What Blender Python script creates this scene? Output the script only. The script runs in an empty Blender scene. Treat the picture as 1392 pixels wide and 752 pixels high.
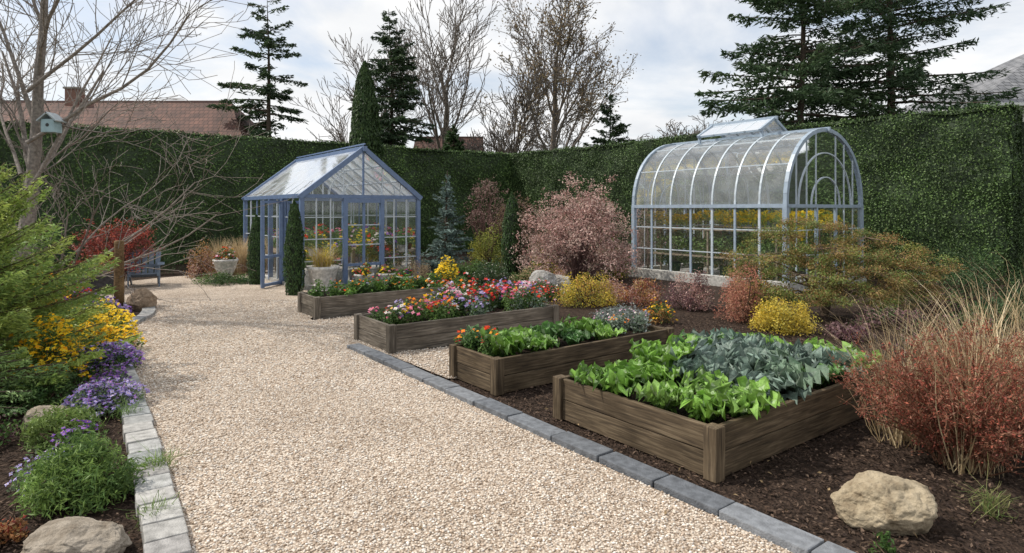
import bpy, math, random
import numpy as np
from mathutils import Vector, Matrix
rng=np.random.default_rng(7); random.seed(7)
scene=bpy.context.scene
scene.view_settings.view_transform='Standard'
scene.view_settings.look='None'
scene.view_settings.exposure=0
ROT=math.atan2(.6,.8)
U1=np.array([-.6,.8,0.]); U2=np.array([.8,.6,0.])

# ---------------- utilities ----------------
def nrm(a): return a/np.maximum(np.linalg.norm(a,axis=-1,keepdims=True),1e-9)
def ru(n): return nrm(rng.normal(size=(n,3)))
def vnoise(p,s=1.0,seed=0):
    p=np.asarray(p,float)*s+seed*17.13
    i=np.floor(p); f=p-i; f=f*f*(3-2*f)
    def h(o):
        q=i+np.array(o)
        v=np.sin(q[...,0]*127.1+q[...,1]*311.7+q[...,2]*74.7)*43758.5453
        return v-np.floor(v)
    r=0
    for ox in (0,1):
        for oy in (0,1):
            for oz in (0,1):
                w=(f[...,0] if ox else 1-f[...,0])*(f[...,1] if oy else 1-f[...,1])*(f[...,2] if oz else 1-f[...,2])
                r=r+w*h((ox,oy,oz))
    return r
def build(name,parts,mats,parent=None,loc=(0,0,0),rotz=0.0):
    V=[];LV=[];LT=[];C=[];M=[];S=[];off=0
    for (v,f,c,mi,sm) in parts:
        v=np.asarray(v,float).reshape(-1,3); f=np.asarray(f,int)
        if len(f)==0: continue
        n,k=f.shape
        V.append(v);LV.append((f+off).ravel());LT.append(np.full(n,k));off+=len(v)
        C.append(np.broadcast_to(np.asarray(c,float),(n,3)));M.append(np.full(n,mi));S.append(np.full(n,sm,bool))
    V=np.concatenate(V);LV=np.concatenate(LV);LT=np.concatenate(LT);C=np.concatenate(C);M=np.concatenate(M);S=np.concatenate(S)
    me=bpy.data.meshes.new(name)
    me.vertices.add(len(V));me.vertices.foreach_set('co',V.ravel().astype(np.float32))
    me.loops.add(len(LV));me.loops.foreach_set('vertex_index',LV.astype(np.int32))
    me.polygons.add(len(LT))
    st=np.concatenate([[0],np.cumsum(LT)[:-1]])
    me.polygons.foreach_set('loop_start',st.astype(np.int32))
    me.update(calc_edges=True)
    for m in mats: me.materials.append(m)
    me.polygons.foreach_set('material_index',M.astype(np.int32))
    me.polygons.foreach_set('use_smooth',S)
    a=me.attributes.new('Col','FLOAT_COLOR','FACE')
    a.data.foreach_set('color',np.concatenate([C,np.ones((len(C),1))],1).ravel().astype(np.float32))
    me.update()
    o=bpy.data.objects.new(name,me); scene.collection.objects.link(o)
    o.location=loc; o.rotation_euler=(0,0,rotz)
    if parent: o.parent=parent
    return o
def empty(name,loc,rotz=0):
    e=bpy.data.objects.new(name,None); scene.collection.objects.link(e)
    e.location=loc; e.rotation_euler=(0,0,rotz); e.empty_display_size=.2
    return e
def leaves(C,N,U,L,W,col,mi=0,bend=0.12):
    N=nrm(N); U=nrm(U-(U*N).sum(-1,keepdims=True)*N); Vv=np.cross(N,U)
    n=len(C); L=np.broadcast_to(L,(n,))[:,None]; W=np.broadcast_to(W,(n,))[:,None]
    v=np.stack([C-U*L/2,C+Vv*W/2+N*L*bend,C+U*L/2,C-Vv*W/2+N*L*bend*.4],1)
    return (v,np.arange(n*4).reshape(n,4),col,mi,False)
def tubes(P0,P1,R0,R1,n=5,col=(.1,.08,.06),mi=0):
    P0=np.asarray(P0,float);P1=np.asarray(P1,float);R0=np.asarray(R0,float);R1=np.asarray(R1,float)
    d=nrm(P1-P0); ref=np.where(np.abs(d[:,2:3])>.9,np.array([[1.,0,0]]),np.array([[0,0,1.]]))
    a=nrm(np.cross(d,ref)); b=np.cross(d,a)
    t=np.arange(n)*2*np.pi/n
    ring=np.cos(t)[None,:,None]*a[:,None]+np.sin(t)[None,:,None]*b[:,None]
    v=np.stack([P0[:,None]+ring*R0[:,None,None],P1[:,None]+ring*R1[:,None,None]],1)
    N=len(P0); base=(np.arange(N)*2*n)[:,None]; i=np.arange(n)[None]; j=(i+1)%n
    f=np.stack([base+i,base+j,base+n+j,base+n+i],-1).reshape(-1,4)
    c=np.asarray(col,float)
    if c.ndim==2: c=np.repeat(c,n,0)
    return (v,f,c,mi,True)
def segpart(segs,n=5,col=(.1,.08,.06),mi=0):
    a=np.array([s[0] for s in segs]);b=np.array([s[1] for s in segs])
    r0=np.array([s[2] for s in segs]);r1=np.array([s[3] for s in segs])
    d=b-a
    return tubes(a,b+d*.04,r0,r1,n,col,mi)
CF=np.array([[0,3,2,1],[4,5,6,7],[0,1,5,4],[1,2,6,5],[2,3,7,6],[3,0,4,7]])
def box(lo,hi,col=(.5,.5,.5),mi=0):
    x0,y0,z0=lo;x1,y1,z1=hi
    v=np.array([[x0,y0,z0],[x1,y0,z0],[x1,y1,z0],[x0,y1,z0],[x0,y0,z1],[x1,y0,z1],[x1,y1,z1],[x0,y1,z1]],float)
    return (v,CF,col,mi,False)
def beam(p0,p1,w,h=None,col=(.5,.5,.5),mi=0,up=(0,0,1)):
    h=h or w
    p0=np.array(p0,float);p1=np.array(p1,float);d=nrm(p1-p0);u=np.array(up,float)
    if abs(np.dot(d,u))>.95: u=np.array([0,1.,0])
    s=nrm(np.cross(d,u)); u=np.cross(s,d)
    v=[]
    for p in (p0,p1):
        for (a,b) in ((-1,-1),(1,-1),(1,1),(-1,1)): v.append(p+s*a*w/2+u*b*h/2)
    f=np.array([[0,3,2,1],[4,5,6,7],[0,1,5,4],[1,2,6,5],[2,3,7,6],[3,0,4,7]])
    return (np.array(v),f[:, ::-1],col,mi,False)
def lathe(prof,n=28,col=(.6,.6,.6),mi=0,c=(0,0,0)):
    prof=np.array(prof,float);m=len(prof);t=np.arange(n)*2*np.pi/n
    v=np.stack([prof[:,0:1]*np.cos(t),prof[:,0:1]*np.sin(t),np.repeat(prof[:,1:2],n,1)],-1)+np.array(c)
    f=[]
    for i in range(m-1):
        for j in range(n): f.append([i*n+j,i*n+(j+1)%n,(i+1)*n+(j+1)%n,(i+1)*n+j])
    return (v.reshape(-1,3),np.array(f),col,mi,True)
def inpoly(P,poly):
    x,y=P[:,0],P[:,1];r=np.zeros(len(P),bool);n=len(poly)
    for i in range(n):
        x0,y0=poly[i];x1,y1=poly[(i+1)%n]
        c=((y0>y)!=(y1>y))
        with np.errstate(divide='ignore',invalid='ignore'):
            r^=c&(x<(x1-x0)*(y-y0)/(y1-y0)+x0)
    return r
def catmull(pts,step=.1):
    pts=[np.array(p,float) for p in pts];P=[2*pts[0]-pts[1]]+pts+[2*pts[-1]-pts[-2]];out=[]
    for i in range(1,len(P)-2):
        n=max(2,int(np.linalg.norm(P[i+1]-P[i])/step))
        for k in range(n):
            t=k/n
            out.append(.5*((2*P[i])+(-P[i-1]+P[i+1])*t+(2*P[i-1]-5*P[i]+4*P[i+1]-P[i+2])*t*t+(-P[i-1]+3*P[i]-3*P[i+1]+P[i+2])*t**3))
    out.append(P[-2]);return np.array(out)

# ---------------- materials ----------------
def newmat(name):
    m=bpy.data.materials.new(name);m.use_nodes=True;nt=m.node_tree
    return m,nt,nt.nodes['Principled BSDF'],nt.nodes['Material Output']
def N(nt,t,**k):
    n=nt.nodes.new(t)
    for a,b in k.items(): setattr(n,a,b)
    return n
def ramp(nt,stops):
    r=N(nt,'ShaderNodeValToRGB');cr=r.color_ramp
    while len(cr.elements)<len(stops): cr.elements.new(.5)
    for e,(p,c) in zip(cr.elements,stops): e.position=p;e.color=(*c,1)
    return r
def attrmat(name,rough=.6,trans=0.0,spec=.3,nscale=30,namp=.35,bump=0.0,bscale=60,gain=1.0):
    m,nt,b,out=newmat(name);L=nt.links.new
    at=N(nt,'ShaderNodeAttribute',attribute_name='Col')
    tc=N(nt,'ShaderNodeTexCoord');no=N(nt,'ShaderNodeTexNoise');no.inputs['Scale'].default_value=nscale;no.inputs['Detail'].default_value=1
    L(tc.outputs['Object'],no.inputs['Vector'])
    mr=N(nt,'ShaderNodeMapRange');mr.inputs['From Min'].default_value=.25;mr.inputs['From Max'].default_value=.75
    mr.inputs['To Min'].default_value=(1-namp)*gain;mr.inputs['To Max'].default_value=(1+namp)*gain
    L(no.outputs['Fac'],mr.inputs['Value'])
    mx=N(nt,'ShaderNodeVectorMath',operation='SCALE');L(at.outputs['Color'],mx.inputs[0]);L(mr.outputs['Result'],mx.inputs['Scale'])
    L(mx.outputs[0],b.inputs['Base Color']);b.inputs['Roughness'].default_value=rough;b.inputs['Specular IOR Level'].default_value=spec
    if bump:
        n2=N(nt,'ShaderNodeTexNoise');n2.inputs['Scale'].default_value=bscale;n2.inputs['Detail'].default_value=5
        L(tc.outputs['Object'],n2.inputs['Vector'])
        bp=N(nt,'ShaderNodeBump');bp.inputs['Strength'].default_value=bump;bp.inputs['Distance'].default_value=.02
        L(n2.outputs['Fac'],bp.inputs['Height']);L(bp.outputs[0],b.inputs['Normal'])
    if trans:
        t=N(nt,'ShaderNodeBsdfTranslucent');L(mx.outputs[0],t.inputs['Color'])
        ms=N(nt,'ShaderNodeMixShader');ms.inputs[0].default_value=trans
        L(b.outputs[0],ms.inputs[1]);L(t.outputs[0],ms.inputs[2]);L(ms.outputs[0],out.inputs['Surface'])
    return m
M_leaf=attrmat('foliage',.5,.3,.35,8,.2,gain=1.35)
M_hedge=attrmat('hedge_foliage',.5,0,.3,1.2,.3)
M_veg=attrmat('vegetable_leaf',.42,.25,.45,25,.25,.4,120)
M_petal=attrmat('petal',.6,.35,.2,20,.1,gain=1.15)
M_bark=attrmat('bark',.85,0,.2,25,.4,.6,60)
M_paint=attrmat('painted_metal',.35,0,.5,12,.12,.1,200)
M_stone=attrmat('stone',.8,0,.3,18,.3,.5,90)
M_pebble=attrmat('pebble',.7,0,.3,60,.15)
M_chip=attrmat('wood_chip',.85,0,.2,80,.3)

def wood(name,c1,c2,c3):
    m,nt,b,out=newmat(name);L=nt.links.new
    tc=N(nt,'ShaderNodeTexCoord');oi=N(nt,'ShaderNodeObjectInfo')
    add=N(nt,'ShaderNodeVectorMath',operation='ADD');sc=N(nt,'ShaderNodeVectorMath',operation='SCALE');sc.inputs['Scale'].default_value=37
    cmb=N(nt,'ShaderNodeCombineXYZ')
    for i in range(3): L(oi.outputs['Random'],cmb.inputs[i])
    L(cmb.outputs[0],sc.inputs[0]);L(tc.outputs['Object'],add.inputs[0]);L(sc.outputs[0],add.inputs[1])
    mp=N(nt,'ShaderNodeMapping');mp.inputs['Scale'].default_value=(1.6,26,26);L(add.outputs[0],mp.inputs['Vector'])
    n1=N(nt,'ShaderNodeTexNoise');n1.inputs['Scale'].default_value=2.2;n1.inputs['Detail'].default_value=8;n1.inputs['Distortion'].default_value=.6;L(mp.outputs[0],n1.inputs['Vector'])
    n2=N(nt,'ShaderNodeTexNoise');n2.inputs['Scale'].default_value=3.0;n2.inputs['Detail'].default_value=6;L(add.outputs[0],n2.inputs['Vector'])
    r=ramp(nt,[(.3,c1),(.52,c2),(.72,c3)]);L(n1.outputs['Fac'],r.inputs[0])
    r2=ramp(nt,[(.3,(.55,.52,.48)),(.65,(1.15,1.12,1.08))]);L(n2.outputs['Fac'],r2.inputs[0])
    mx=N(nt,'ShaderNodeMix',data_type='RGBA',blend_type='MULTIPLY');mx.inputs[0].default_value=1
    L(r.outputs[0],mx.inputs[6]);L(r2.outputs[0],mx.inputs[7])
    hv=N(nt,'ShaderNodeMapRange');hv.inputs['To Min'].default_value=.78;hv.inputs['To Max'].default_value=1.2;L(oi.outputs['Random'],hv.inputs['Value'])
    s2=N(nt,'ShaderNodeVectorMath',operation='SCALE');L(mx.outputs[2],s2.inputs[0]);L(hv.outputs[0],s2.inputs['Scale']);L(s2.outputs[0],b.inputs['Base Color'])
    bp=N(nt,'ShaderNodeBump');bp.inputs['Strength'].default_value=.7;bp.inputs['Distance'].default_value=.006
    L(n1.outputs['Fac'],bp.inputs['Height']);L(bp.outputs[0],b.inputs['Normal']);b.inputs['Roughness'].default_value=.8
    b.inputs['Specular IOR Level'].default_value=.25
    return m
M_wood=wood('weathered_brown_wood',(.05,.038,.026),(.115,.086,.055),(.19,.15,.10))
M_woodg=wood('weathered_grey_wood',(.07,.062,.053),(.16,.142,.12),(.28,.255,.22))
M_post=wood('post_wood',(.12,.075,.035),(.26,.17,.085),(.38,.26,.14))

def ground_mat(name,kind):
    m,nt,b,out=newmat(name);L=nt.links.new
    tc=N(nt,'ShaderNodeTexCoord')
    if kind=='gravel':
        v=N(nt,'ShaderNodeTexVoronoi');v.inputs['Scale'].default_value=66;L(tc.outputs['Object'],v.inputs['Vector'])
        sep=N(nt,'ShaderNodeSeparateColor');L(v.outputs['Color'],sep.inputs[0])
        r=ramp(nt,[(0,(.28,.215,.16)),(.2,(.46,.375,.30)),(.5,(.60,.515,.43)),(.8,(.71,.635,.55)),(1,(.80,.75,.68))]);L(sep.outputs[0],r.inputs[0])
        rd=ramp(nt,[(.35,(1,1,1)),(.75,(.5,.45,.4))]);L(v.outputs['Distance'],rd.inputs[0])
        mx=N(nt,'ShaderNodeMix',data_type='RGBA',blend_type='MULTIPLY');mx.inputs[0].default_value=1;L(r.outputs[0],mx.inputs[6]);L(rd.outputs[0],mx.inputs[7])
        n=N(nt,'ShaderNodeTexNoise');n.inputs['Scale'].default_value=.9;n.inputs['Detail'].default_value=5;L(tc.outputs['Object'],n.inputs['Vector'])
        r3=ramp(nt,[(.35,(.80,.765,.72)),(.62,(1.02,1.0,.97))]);L(n.outputs['Fac'],r3.inputs[0])
        m2=N(nt,'ShaderNodeMix',data_type='RGBA',blend_type='MULTIPLY');m2.inputs[0].default_value=1;L(mx.outputs[2],m2.inputs[6]);L(r3.outputs[0],m2.inputs[7])
        L(m2.outputs[2],b.inputs['Base Color'])
        bp=N(nt,'ShaderNodeBump',invert=True);bp.inputs['Strength'].default_value=.8;bp.inputs['Distance'].default_value=.012
        L(v.outputs['Distance'],bp.inputs['Height']);L(bp.outputs[0],b.inputs['Normal']);b.inputs['Roughness'].default_value=.8
    elif kind=='soil':
        v=N(nt,'ShaderNodeTexVoronoi');v.inputs['Scale'].default_value=45;L(tc.outputs['Object'],v.inputs['Vector'])
        n=N(nt,'ShaderNodeTexNoise');n.inputs['Scale'].default_value=14;n.inputs['Detail'].default_value=10;n.inputs['Roughness'].default_value=.7;L(tc.outputs['Object'],n.inputs['Vector'])
        r=ramp(nt,[(.3,(.016,.011,.008)),(.5,(.045,.03,.022)),(.68,(.095,.065,.048))]);L(n.outputs['Fac'],r.inputs[0]);L(r.outputs[0],b.inputs['Base Color'])
        ad=N(nt,'ShaderNodeMath',operation='ADD');L(v.outputs['Distance'],ad.inputs[0]);L(n.outputs['Fac'],ad.inputs[1])
        bp=N(nt,'ShaderNodeBump');bp.inputs['Strength'].default_value=.9;bp.inputs['Distance'].default_value=.03
        L(ad.outputs[0],bp.inputs['Height']);L(bp.outputs[0],b.inputs['Normal']);b.inputs['Roughness'].default_value=.95;b.inputs['Specular IOR Level'].default_value=.15
    else:
        n=N(nt,'ShaderNodeTexNoise');n.inputs['Scale'].default_value=3;n.inputs['Detail'].default_value=8;L(tc.outputs['Object'],n.inputs['Vector'])
        r=ramp(nt,[(.3,(.03,.05,.015)),(.7,(.07,.10,.03))]);L(n.outputs['Fac'],r.inputs[0]);L(r.outputs[0],b.inputs['Base Color']);b.inputs['Roughness'].default_value=.9
    return m
M_gravel=ground_mat('gravel','gravel');M_soil=ground_mat('mulch_soil','soil');M_grass=ground_mat('lawn','lawn')

def rockmat():
    m,nt,b,out=newmat('rock');L=nt.links.new
    tc=N(nt,'ShaderNodeTexCoord');n=N(nt,'ShaderNodeTexNoise');n.inputs['Scale'].default_value=6;n.inputs['Detail'].default_value=10;n.inputs['Roughness'].default_value=.7;L(tc.outputs['Object'],n.inputs['Vector'])
    at=N(nt,'ShaderNodeAttribute',attribute_name='Col')
    r=ramp(nt,[(.32,(.38,.32,.25)),(.46,(.8,.76,.7)),(.56,(1.0,.97,.92)),(.7,(1.35,1.32,1.28))]);L(n.outputs['Fac'],r.inputs[0])
    mx=N(nt,'ShaderNodeMix',data_type='RGBA',blend_type='MULTIPLY');mx.inputs[0].default_value=1;L(at.outputs['Color'],mx.inputs[6]);L(r.outputs[0],mx.inputs[7]);L(mx.outputs[2],b.inputs['Base Color'])
    n2=N(nt,'ShaderNodeTexNoise');n2.inputs['Scale'].default_value=16;n2.inputs['Detail'].default_value=12;n2.inputs['Roughness'].default_value=.65;L(tc.outputs['Object'],n2.inputs['Vector'])
    bp=N(nt,'ShaderNodeBump');bp.inputs['Strength'].default_value=1.0;bp.inputs['Distance'].default_value=.04;L(n2.outputs['Fac'],bp.inputs['Height']);L(bp.outputs[0],b.inputs['Normal']);b.inputs['Roughness'].default_value=.85
    return m
M_rock=rockmat()
def glassmat(name,haze,tint=(.95,.975,.98)):
    m,nt,b,out=newmat(name);nt.nodes.remove(b);L=nt.links.new
    tr=N(nt,'ShaderNodeBsdfTransparent');tr.inputs[0].default_value=(*tint,1)
    gl=N(nt,'ShaderNodeBsdfGlossy');gl.inputs['Roughness'].default_value=.04;gl.inputs[0].default_value=(.95,.97,1,1)
    fr=N(nt,'ShaderNodeFresnel');fr.inputs[0].default_value=1.5
    mu=N(nt,'ShaderNodeMath',operation='MULTIPLY_ADD');mu.inputs[1].default_value=1.0;mu.inputs[2].default_value=.03;mu.use_clamp=True;L(fr.outputs[0],mu.inputs[0])
    ms=N(nt,'ShaderNodeMixShader');L(mu.outputs[0],ms.inputs[0]);L(tr.outputs[0],ms.inputs[1]);L(gl.outputs[0],ms.inputs[2])
    df=N(nt,'ShaderNodeBsdfDiffuse');df.inputs[0].default_value=(.82,.86,.9,1)
    tl=N(nt,'ShaderNodeBsdfTranslucent');tl.inputs[0].default_value=(.9,.93,.95,1)
    md=N(nt,'ShaderNodeMixShader');md.inputs[0].default_value=.5;L(df.outputs[0],md.inputs[1]);L(tl.outputs[0],md.inputs[2])
    tc=N(nt,'ShaderNodeTexCoord');no=N(nt,'ShaderNodeTexNoise');no.inputs['Scale'].default_value=2.5;no.inputs['Detail'].default_value=4;L(tc.outputs['Object'],no.inputs['Vector'])
    mr=N(nt,'ShaderNodeMapRange');mr.inputs['From Min'].default_value=.3;mr.inputs['From Max'].default_value=.7;mr.inputs['To Min'].default_value=haze*.5;mr.inputs['To Max'].default_value=haze*1.5;L(no.outputs['Fac'],mr.inputs['Value'])
    m3=N(nt,'ShaderNodeMixShader');L(mr.outputs[0],m3.inputs[0]);L(ms.outputs[0],m3.inputs[1]);L(md.outputs[0],m3.inputs[2]);L(m3.outputs[0],out.inputs['Surface'])
    return m
M_glass=glassmat('wall_glass',.015,(.97,.985,.985));M_rglass=glassmat('roof_glass',.42);M_rglass2=glassmat('curved_roof_glass',.2)
def roofmat(name,c1,c2,sx,sy):
    m,nt,b,out=newmat(name);L=nt.links.new
    tc=N(nt,'ShaderNodeTexCoord')
    br=N(nt,'ShaderNodeTexBrick');br.inputs['Scale'].default_value=1;br.inputs['Brick Width'].default_value=sx;br.inputs['Row Height'].default_value=sy;br.inputs['Mortar Size'].default_value=.02
    br.inputs['Color1'].default_value=(*c1,1);br.inputs['Color2'].default_value=(*c2,1);br.inputs['Mortar'].default_value=(c1[0]*.3,c1[1]*.3,c1[2]*.3,1)
    L(tc.outputs['Object'],br.inputs[0])
    n=N(nt,'ShaderNodeTexNoise');n.inputs['Scale'].default_value=1.2;n.inputs['Detail'].default_value=8;L(tc.outputs['Object'],n.inputs[0])
    r=ramp(nt,[(.3,(.55,.55,.55)),(.7,(1.35,1.3,1.25))]);L(n.outputs['Fac'],r.inputs[0])
    mx=N(nt,'ShaderNodeMix',data_type='RGBA',blend_type='MULTIPLY');mx.inputs[0].default_value=1;L(br.outputs[0],mx.inputs[6]);L(r.outputs[0],mx.inputs[7]);L(mx.outputs[2],b.inputs['Base Color']);b.inputs['Roughness'].default_value=.8
    bp=N(nt,'ShaderNodeBump');bp.inputs['Strength'].default_value=.6;bp.inputs['Distance'].default_value=.05;L(br.outputs['Fac'],bp.inputs['Height']);bp.invert=True;L(bp.outputs[0],b.inputs['Normal'])
    return m
M_tile=roofmat('clay_roof_tile',(.14,.068,.05),(.095,.048,.038),.3,.32)
M_slate=roofmat('slate_roof',(.17,.18,.20),(.24,.25,.27),.35,.3)

# ---------------- camera, light, sky ----------------
cam=bpy.data.cameras.new('camera');co=bpy.data.objects.new('camera',cam);scene.collection.objects.link(co)
co.location=(0,0,1.75);co.rotation_euler=(math.radians(90),0,0)
cam.sensor_width=36;cam.lens=850/1392*36;cam.shift_y=-91/1392;cam.clip_end=3000;cam.clip_start=.05
scene.camera=co
az=Vector((-1,.12,0)).normalized();el=math.radians(50)
sv=Vector((az.x*math.cos(el),az.y*math.cos(el),math.sin(el)))
sl=bpy.data.lights.new('sun','SUN');sl.energy=4.0;sl.angle=math.radians(.8);sl.color=(1,.94,.85)
so=bpy.data.objects.new('sun',sl);scene.collection.objects.link(so);so.rotation_euler=(-sv).to_track_quat('-Z','Y').to_euler();so.location=(0,0,30)
w=bpy.data.worlds.new('World');scene.world=w;w.use_nodes=True;nt=w.node_tree;L=nt.links.new
bg=nt.nodes['Background'];bg.inputs[1].default_value=.15
sky=N(nt,'ShaderNodeTexSky',sky_type='NISHITA');sky.sun_disc=False;sky.sun_elevation=el;sky.sun_rotation=math.atan2(az.x,az.y)%(2*math.pi)
sky.air_density=1.0;sky.dust_density=1.0
tc=N(nt,'ShaderNodeTexCoord');sp=N(nt,'ShaderNodeSeparateXYZ');L(tc.outputs['Generated'],sp.inputs[0])
zz=N(nt,'ShaderNodeMath',operation='MAXIMUM');zz.inputs[1].default_value=0;L(sp.outputs[2],zz.inputs[0])
za=N(nt,'ShaderNodeMath',operation='ADD');za.inputs[1].default_value=.22;L(zz.outputs[0],za.inputs[0])
dx=N(nt,'ShaderNodeMath',operation='DIVIDE');dy=N(nt,'ShaderNodeMath',operation='DIVIDE')
L(sp.outputs[0],dx.inputs[0]);L(za.outputs[0],dx.inputs[1]);L(sp.outputs[1],dy.inputs[0]);L(za.outputs[0],dy.inputs[1])
cb=N(nt,'ShaderNodeCombineXYZ');L(dx.outputs[0],cb.inputs[0]);L(dy.outputs[0],cb.inputs[1])
cn=N(nt,'ShaderNodeTexNoise');cn.inputs['Scale'].default_value=1.0;cn.inputs['Detail'].default_value=8;cn.inputs['Roughness'].default_value=.55;cn.inputs['Distortion'].default_value=.5;L(cb.outputs[0],cn.inputs[0])
cr=ramp(nt,[(.38,(0.45,0.45,0.45)),(.53,(1,1,1))]);L(cn.outputs['Fac'],cr.inputs[0])
mx=N(nt,'ShaderNodeMix',data_type='RGBA');L(cr.outputs[0],mx.inputs[0]);L(sky.outputs[0],mx.inputs[6])
cn2=N(nt,'ShaderNodeTexNoise');cn2.inputs['Scale'].default_value=2.3;cn2.inputs['Detail'].default_value=7;L(cb.outputs[0],cn2.inputs[0])
cr2=ramp(nt,[(.3,(5.7,5.85,6.05)),(.58,(6.9,6.9,6.9))]);L(cn2.outputs['Fac'],cr2.inputs[0]);L(cr2.outputs[0],mx.inputs[7])
L(mx.outputs[2],bg.inputs[0])

# ---------------- ground ----------------
def sheet(name,poly,z,mat):
    v=np.array([[p[0],p[1],z] for p in poly]);me=bpy.data.meshes.new(name);me.from_pydata(v.tolist(),[],[list(range(len(v)))]);me.materials.append(mat);me.update()
    o=bpy.data.objects.new(name,me);scene.collection.objects.link(o);return o
sheet('ground',[(-900,-300),(900,-300),(900,1500),(-900,1500)],-.03,M_grass)
gx,gy=np.meshgrid(np.linspace(-26,22,320),np.linspace(-3,33,240))
P=np.stack([gx.ravel(),gy.ravel(),np.zeros(gx.size)],-1)
P[:,2]=-.012+.02*(vnoise(P,2.5)-.5)+.02*(vnoise(P,6,3)-.5)
W_=320;ii=(np.arange(239)[:,None]*W_+np.arange(319)[None]).ravel()
build('mulch_soil',[(P,np.stack([ii,ii+1,ii+1+W_,ii+W_],-1),(1,1,1),0,True)],[M_soil])
LK=[(-.1,-.6),(-.55,1.0),(-.98,2.1),(-1.64,3.18),(-2.68,4.72),(-3.78,6.33),(-4.75,7.7),(-5.35,8.7),(-5.68,9.5),(-5.85,10.2),(-6.3,11.0),(-7.0,11.5)]
LKc=catmull(LK,.15)
poly=[tuple(p) for p in LKc]+[(-8.6,12.6),(-9.6,14.4),(-9.0,15.8),(-8.0,17.2),(-7.3,17.2),(-4.5,13.5),(-3.9,12.9),(-3.3,11.2),(-3.2,9.9),(-2.07,8.5),(-1.45,7.5)]
RK0=np.array([2.9,1.2]);RKd=np.array([-.6,.8])
poly+=[tuple(RK0+RKd*7.6),tuple(RK0-RKd*2)]
b3=[(-1.56,7.6),(-.65,6.42),(-.1,6.62),(1.6,7.9),(.7,9.1),(-1.0,7.8)]
b4=[(-2.1,8.4),(-3.15,9.8),(-1.0,11.5),(0.05,10.0)]
g=sheet('gravel_path',poly,.016,M_gravel)
bpy.context.view_layer.objects.active=g
for q,z in ((b3,.012),(b4,.0125)):
    s=sheet('gp',q,z,M_gravel);s.select_set(True)
g.select_set(True)
bpy.ops.object.join()
g.name='gravel_path'
bpy.ops.object.select_all(action='DESELECT')
GP=[poly,b3,b4]
def in_gravel(P):
    r=np.zeros(len(P),bool)
    for q in GP: r|=inpoly(P,q)
    return r
t_=(1+5**.5)/2
ICO=nrm(np.array([(-1,t_,0),(1,t_,0),(-1,-t_,0),(1,-t_,0),(0,-1,t_),(0,1,t_),(0,-1,-t_),(0,1,-t_),(t_,0,-1),(t_,0,1),(-t_,0,-1),(-t_,0,1)],float))
ICF=np.array([(0,11,5),(0,5,1),(0,1,7),(0,7,10),(0,10,11),(1,5,9),(5,11,4),(11,10,2),(10,7,6),(7,1,8),(3,9,4),(3,4,2),(3,2,6),(3,6,8),(3,8,9),(4,9,5),(2,4,11),(6,2,10),(8,6,7),(9,8,1)])
PAL_G=np.array([(.33,.25,.18),(.47,.38,.30),(.58,.495,.41),(.65,.57,.48),(.70,.635,.55),(.78,.73,.66),(.60,.48,.37),(.52,.47,.42)])
n=150000
yy=2.6+ (rng.random(n)**1.5)*9.5; xx=rng.uniform(-6.5,3.4,n)
keep=np.abs(xx)<yy*.95; P=np.stack([xx,yy,np.zeros(n)],-1)[keep];P=P[in_gravel(P)][:62000]
n=len(P);s=rng.uniform(.004,.0095,n)*(1+.25*(P[:,1]>6));a=rng.uniform(0,6.28,n)
v=ICO[None]*(1+rng.normal(0,.12,(n,12,1)))*s[:,None,None]*np.stack([rng.uniform(.9,1.5,n),rng.uniform(.7,1.1,n),rng.uniform(.5,.8,n)],-1)[:,None]
ca,sa=np.cos(a)[:,None],np.sin(a)[:,None]
v=np.stack([v[...,0]*ca-v[...,1]*sa,v[...,0]*sa+v[...,1]*ca,v[...,2]],-1)+P[:,None]+np.array([0,0,.019])
c=PAL_G[rng.integers(0,len(PAL_G),n)]*rng.uniform(.85,1.12,(n,1))
f=(ICF[None]+(np.arange(n)*12)[:,None,None]).reshape(-1,3)
build('gravel_stones',[(v,f,np.repeat(c,20,0),0,True)],[M_pebble])
n=90000
P=np.stack([rng.uniform(-7,7,n),2.3+rng.random(n)**1.4*8,np.zeros(n)],-1)
P=P[~in_gravel(P)&(np.abs(P[:,0])<P[:,1]*.95)][:42000];n=len(P);P[:,2]=rng.uniform(-.004,.014,n)
a=rng.uniform(0,6.28,n);U=np.stack([np.cos(a),np.sin(a),rng.normal(0,.25,n)],-1);Nn=np.stack([rng.normal(0,.35,n),rng.normal(0,.35,n),np.ones(n)],-1)
PC=np.array([(.035,.023,.017),(.06,.038,.027),(.09,.058,.04),(.13,.09,.065),(.045,.03,.024)])
c=PC[rng.integers(0,5,n)]*rng.uniform(.7,1.3,(n,1))
build('mulch_chips',[leaves(P,Nn,U,rng.uniform(.015,.05,n),rng.uniform(.008,.02,n),c)],[M_chip])
n=420
P=np.stack([rng.uniform(-4.5,5,n),rng.uniform(2.5,8,n),np.full(n,.03)],-1);P=P[~in_gravel(P)|(rng.random(n)<.12)];n=len(P)
build('fallen_leaves',[leaves(P,np.array([[0,0,1.]])+rng.normal(0,.4,(n,3)),ru(n),rng.uniform(.02,.045,n),rng.uniform(.012,.025,n),np.array([.28,.2,.11])*rng.uniform(.5,1.2,(n,1)))],[M_chip])

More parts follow.
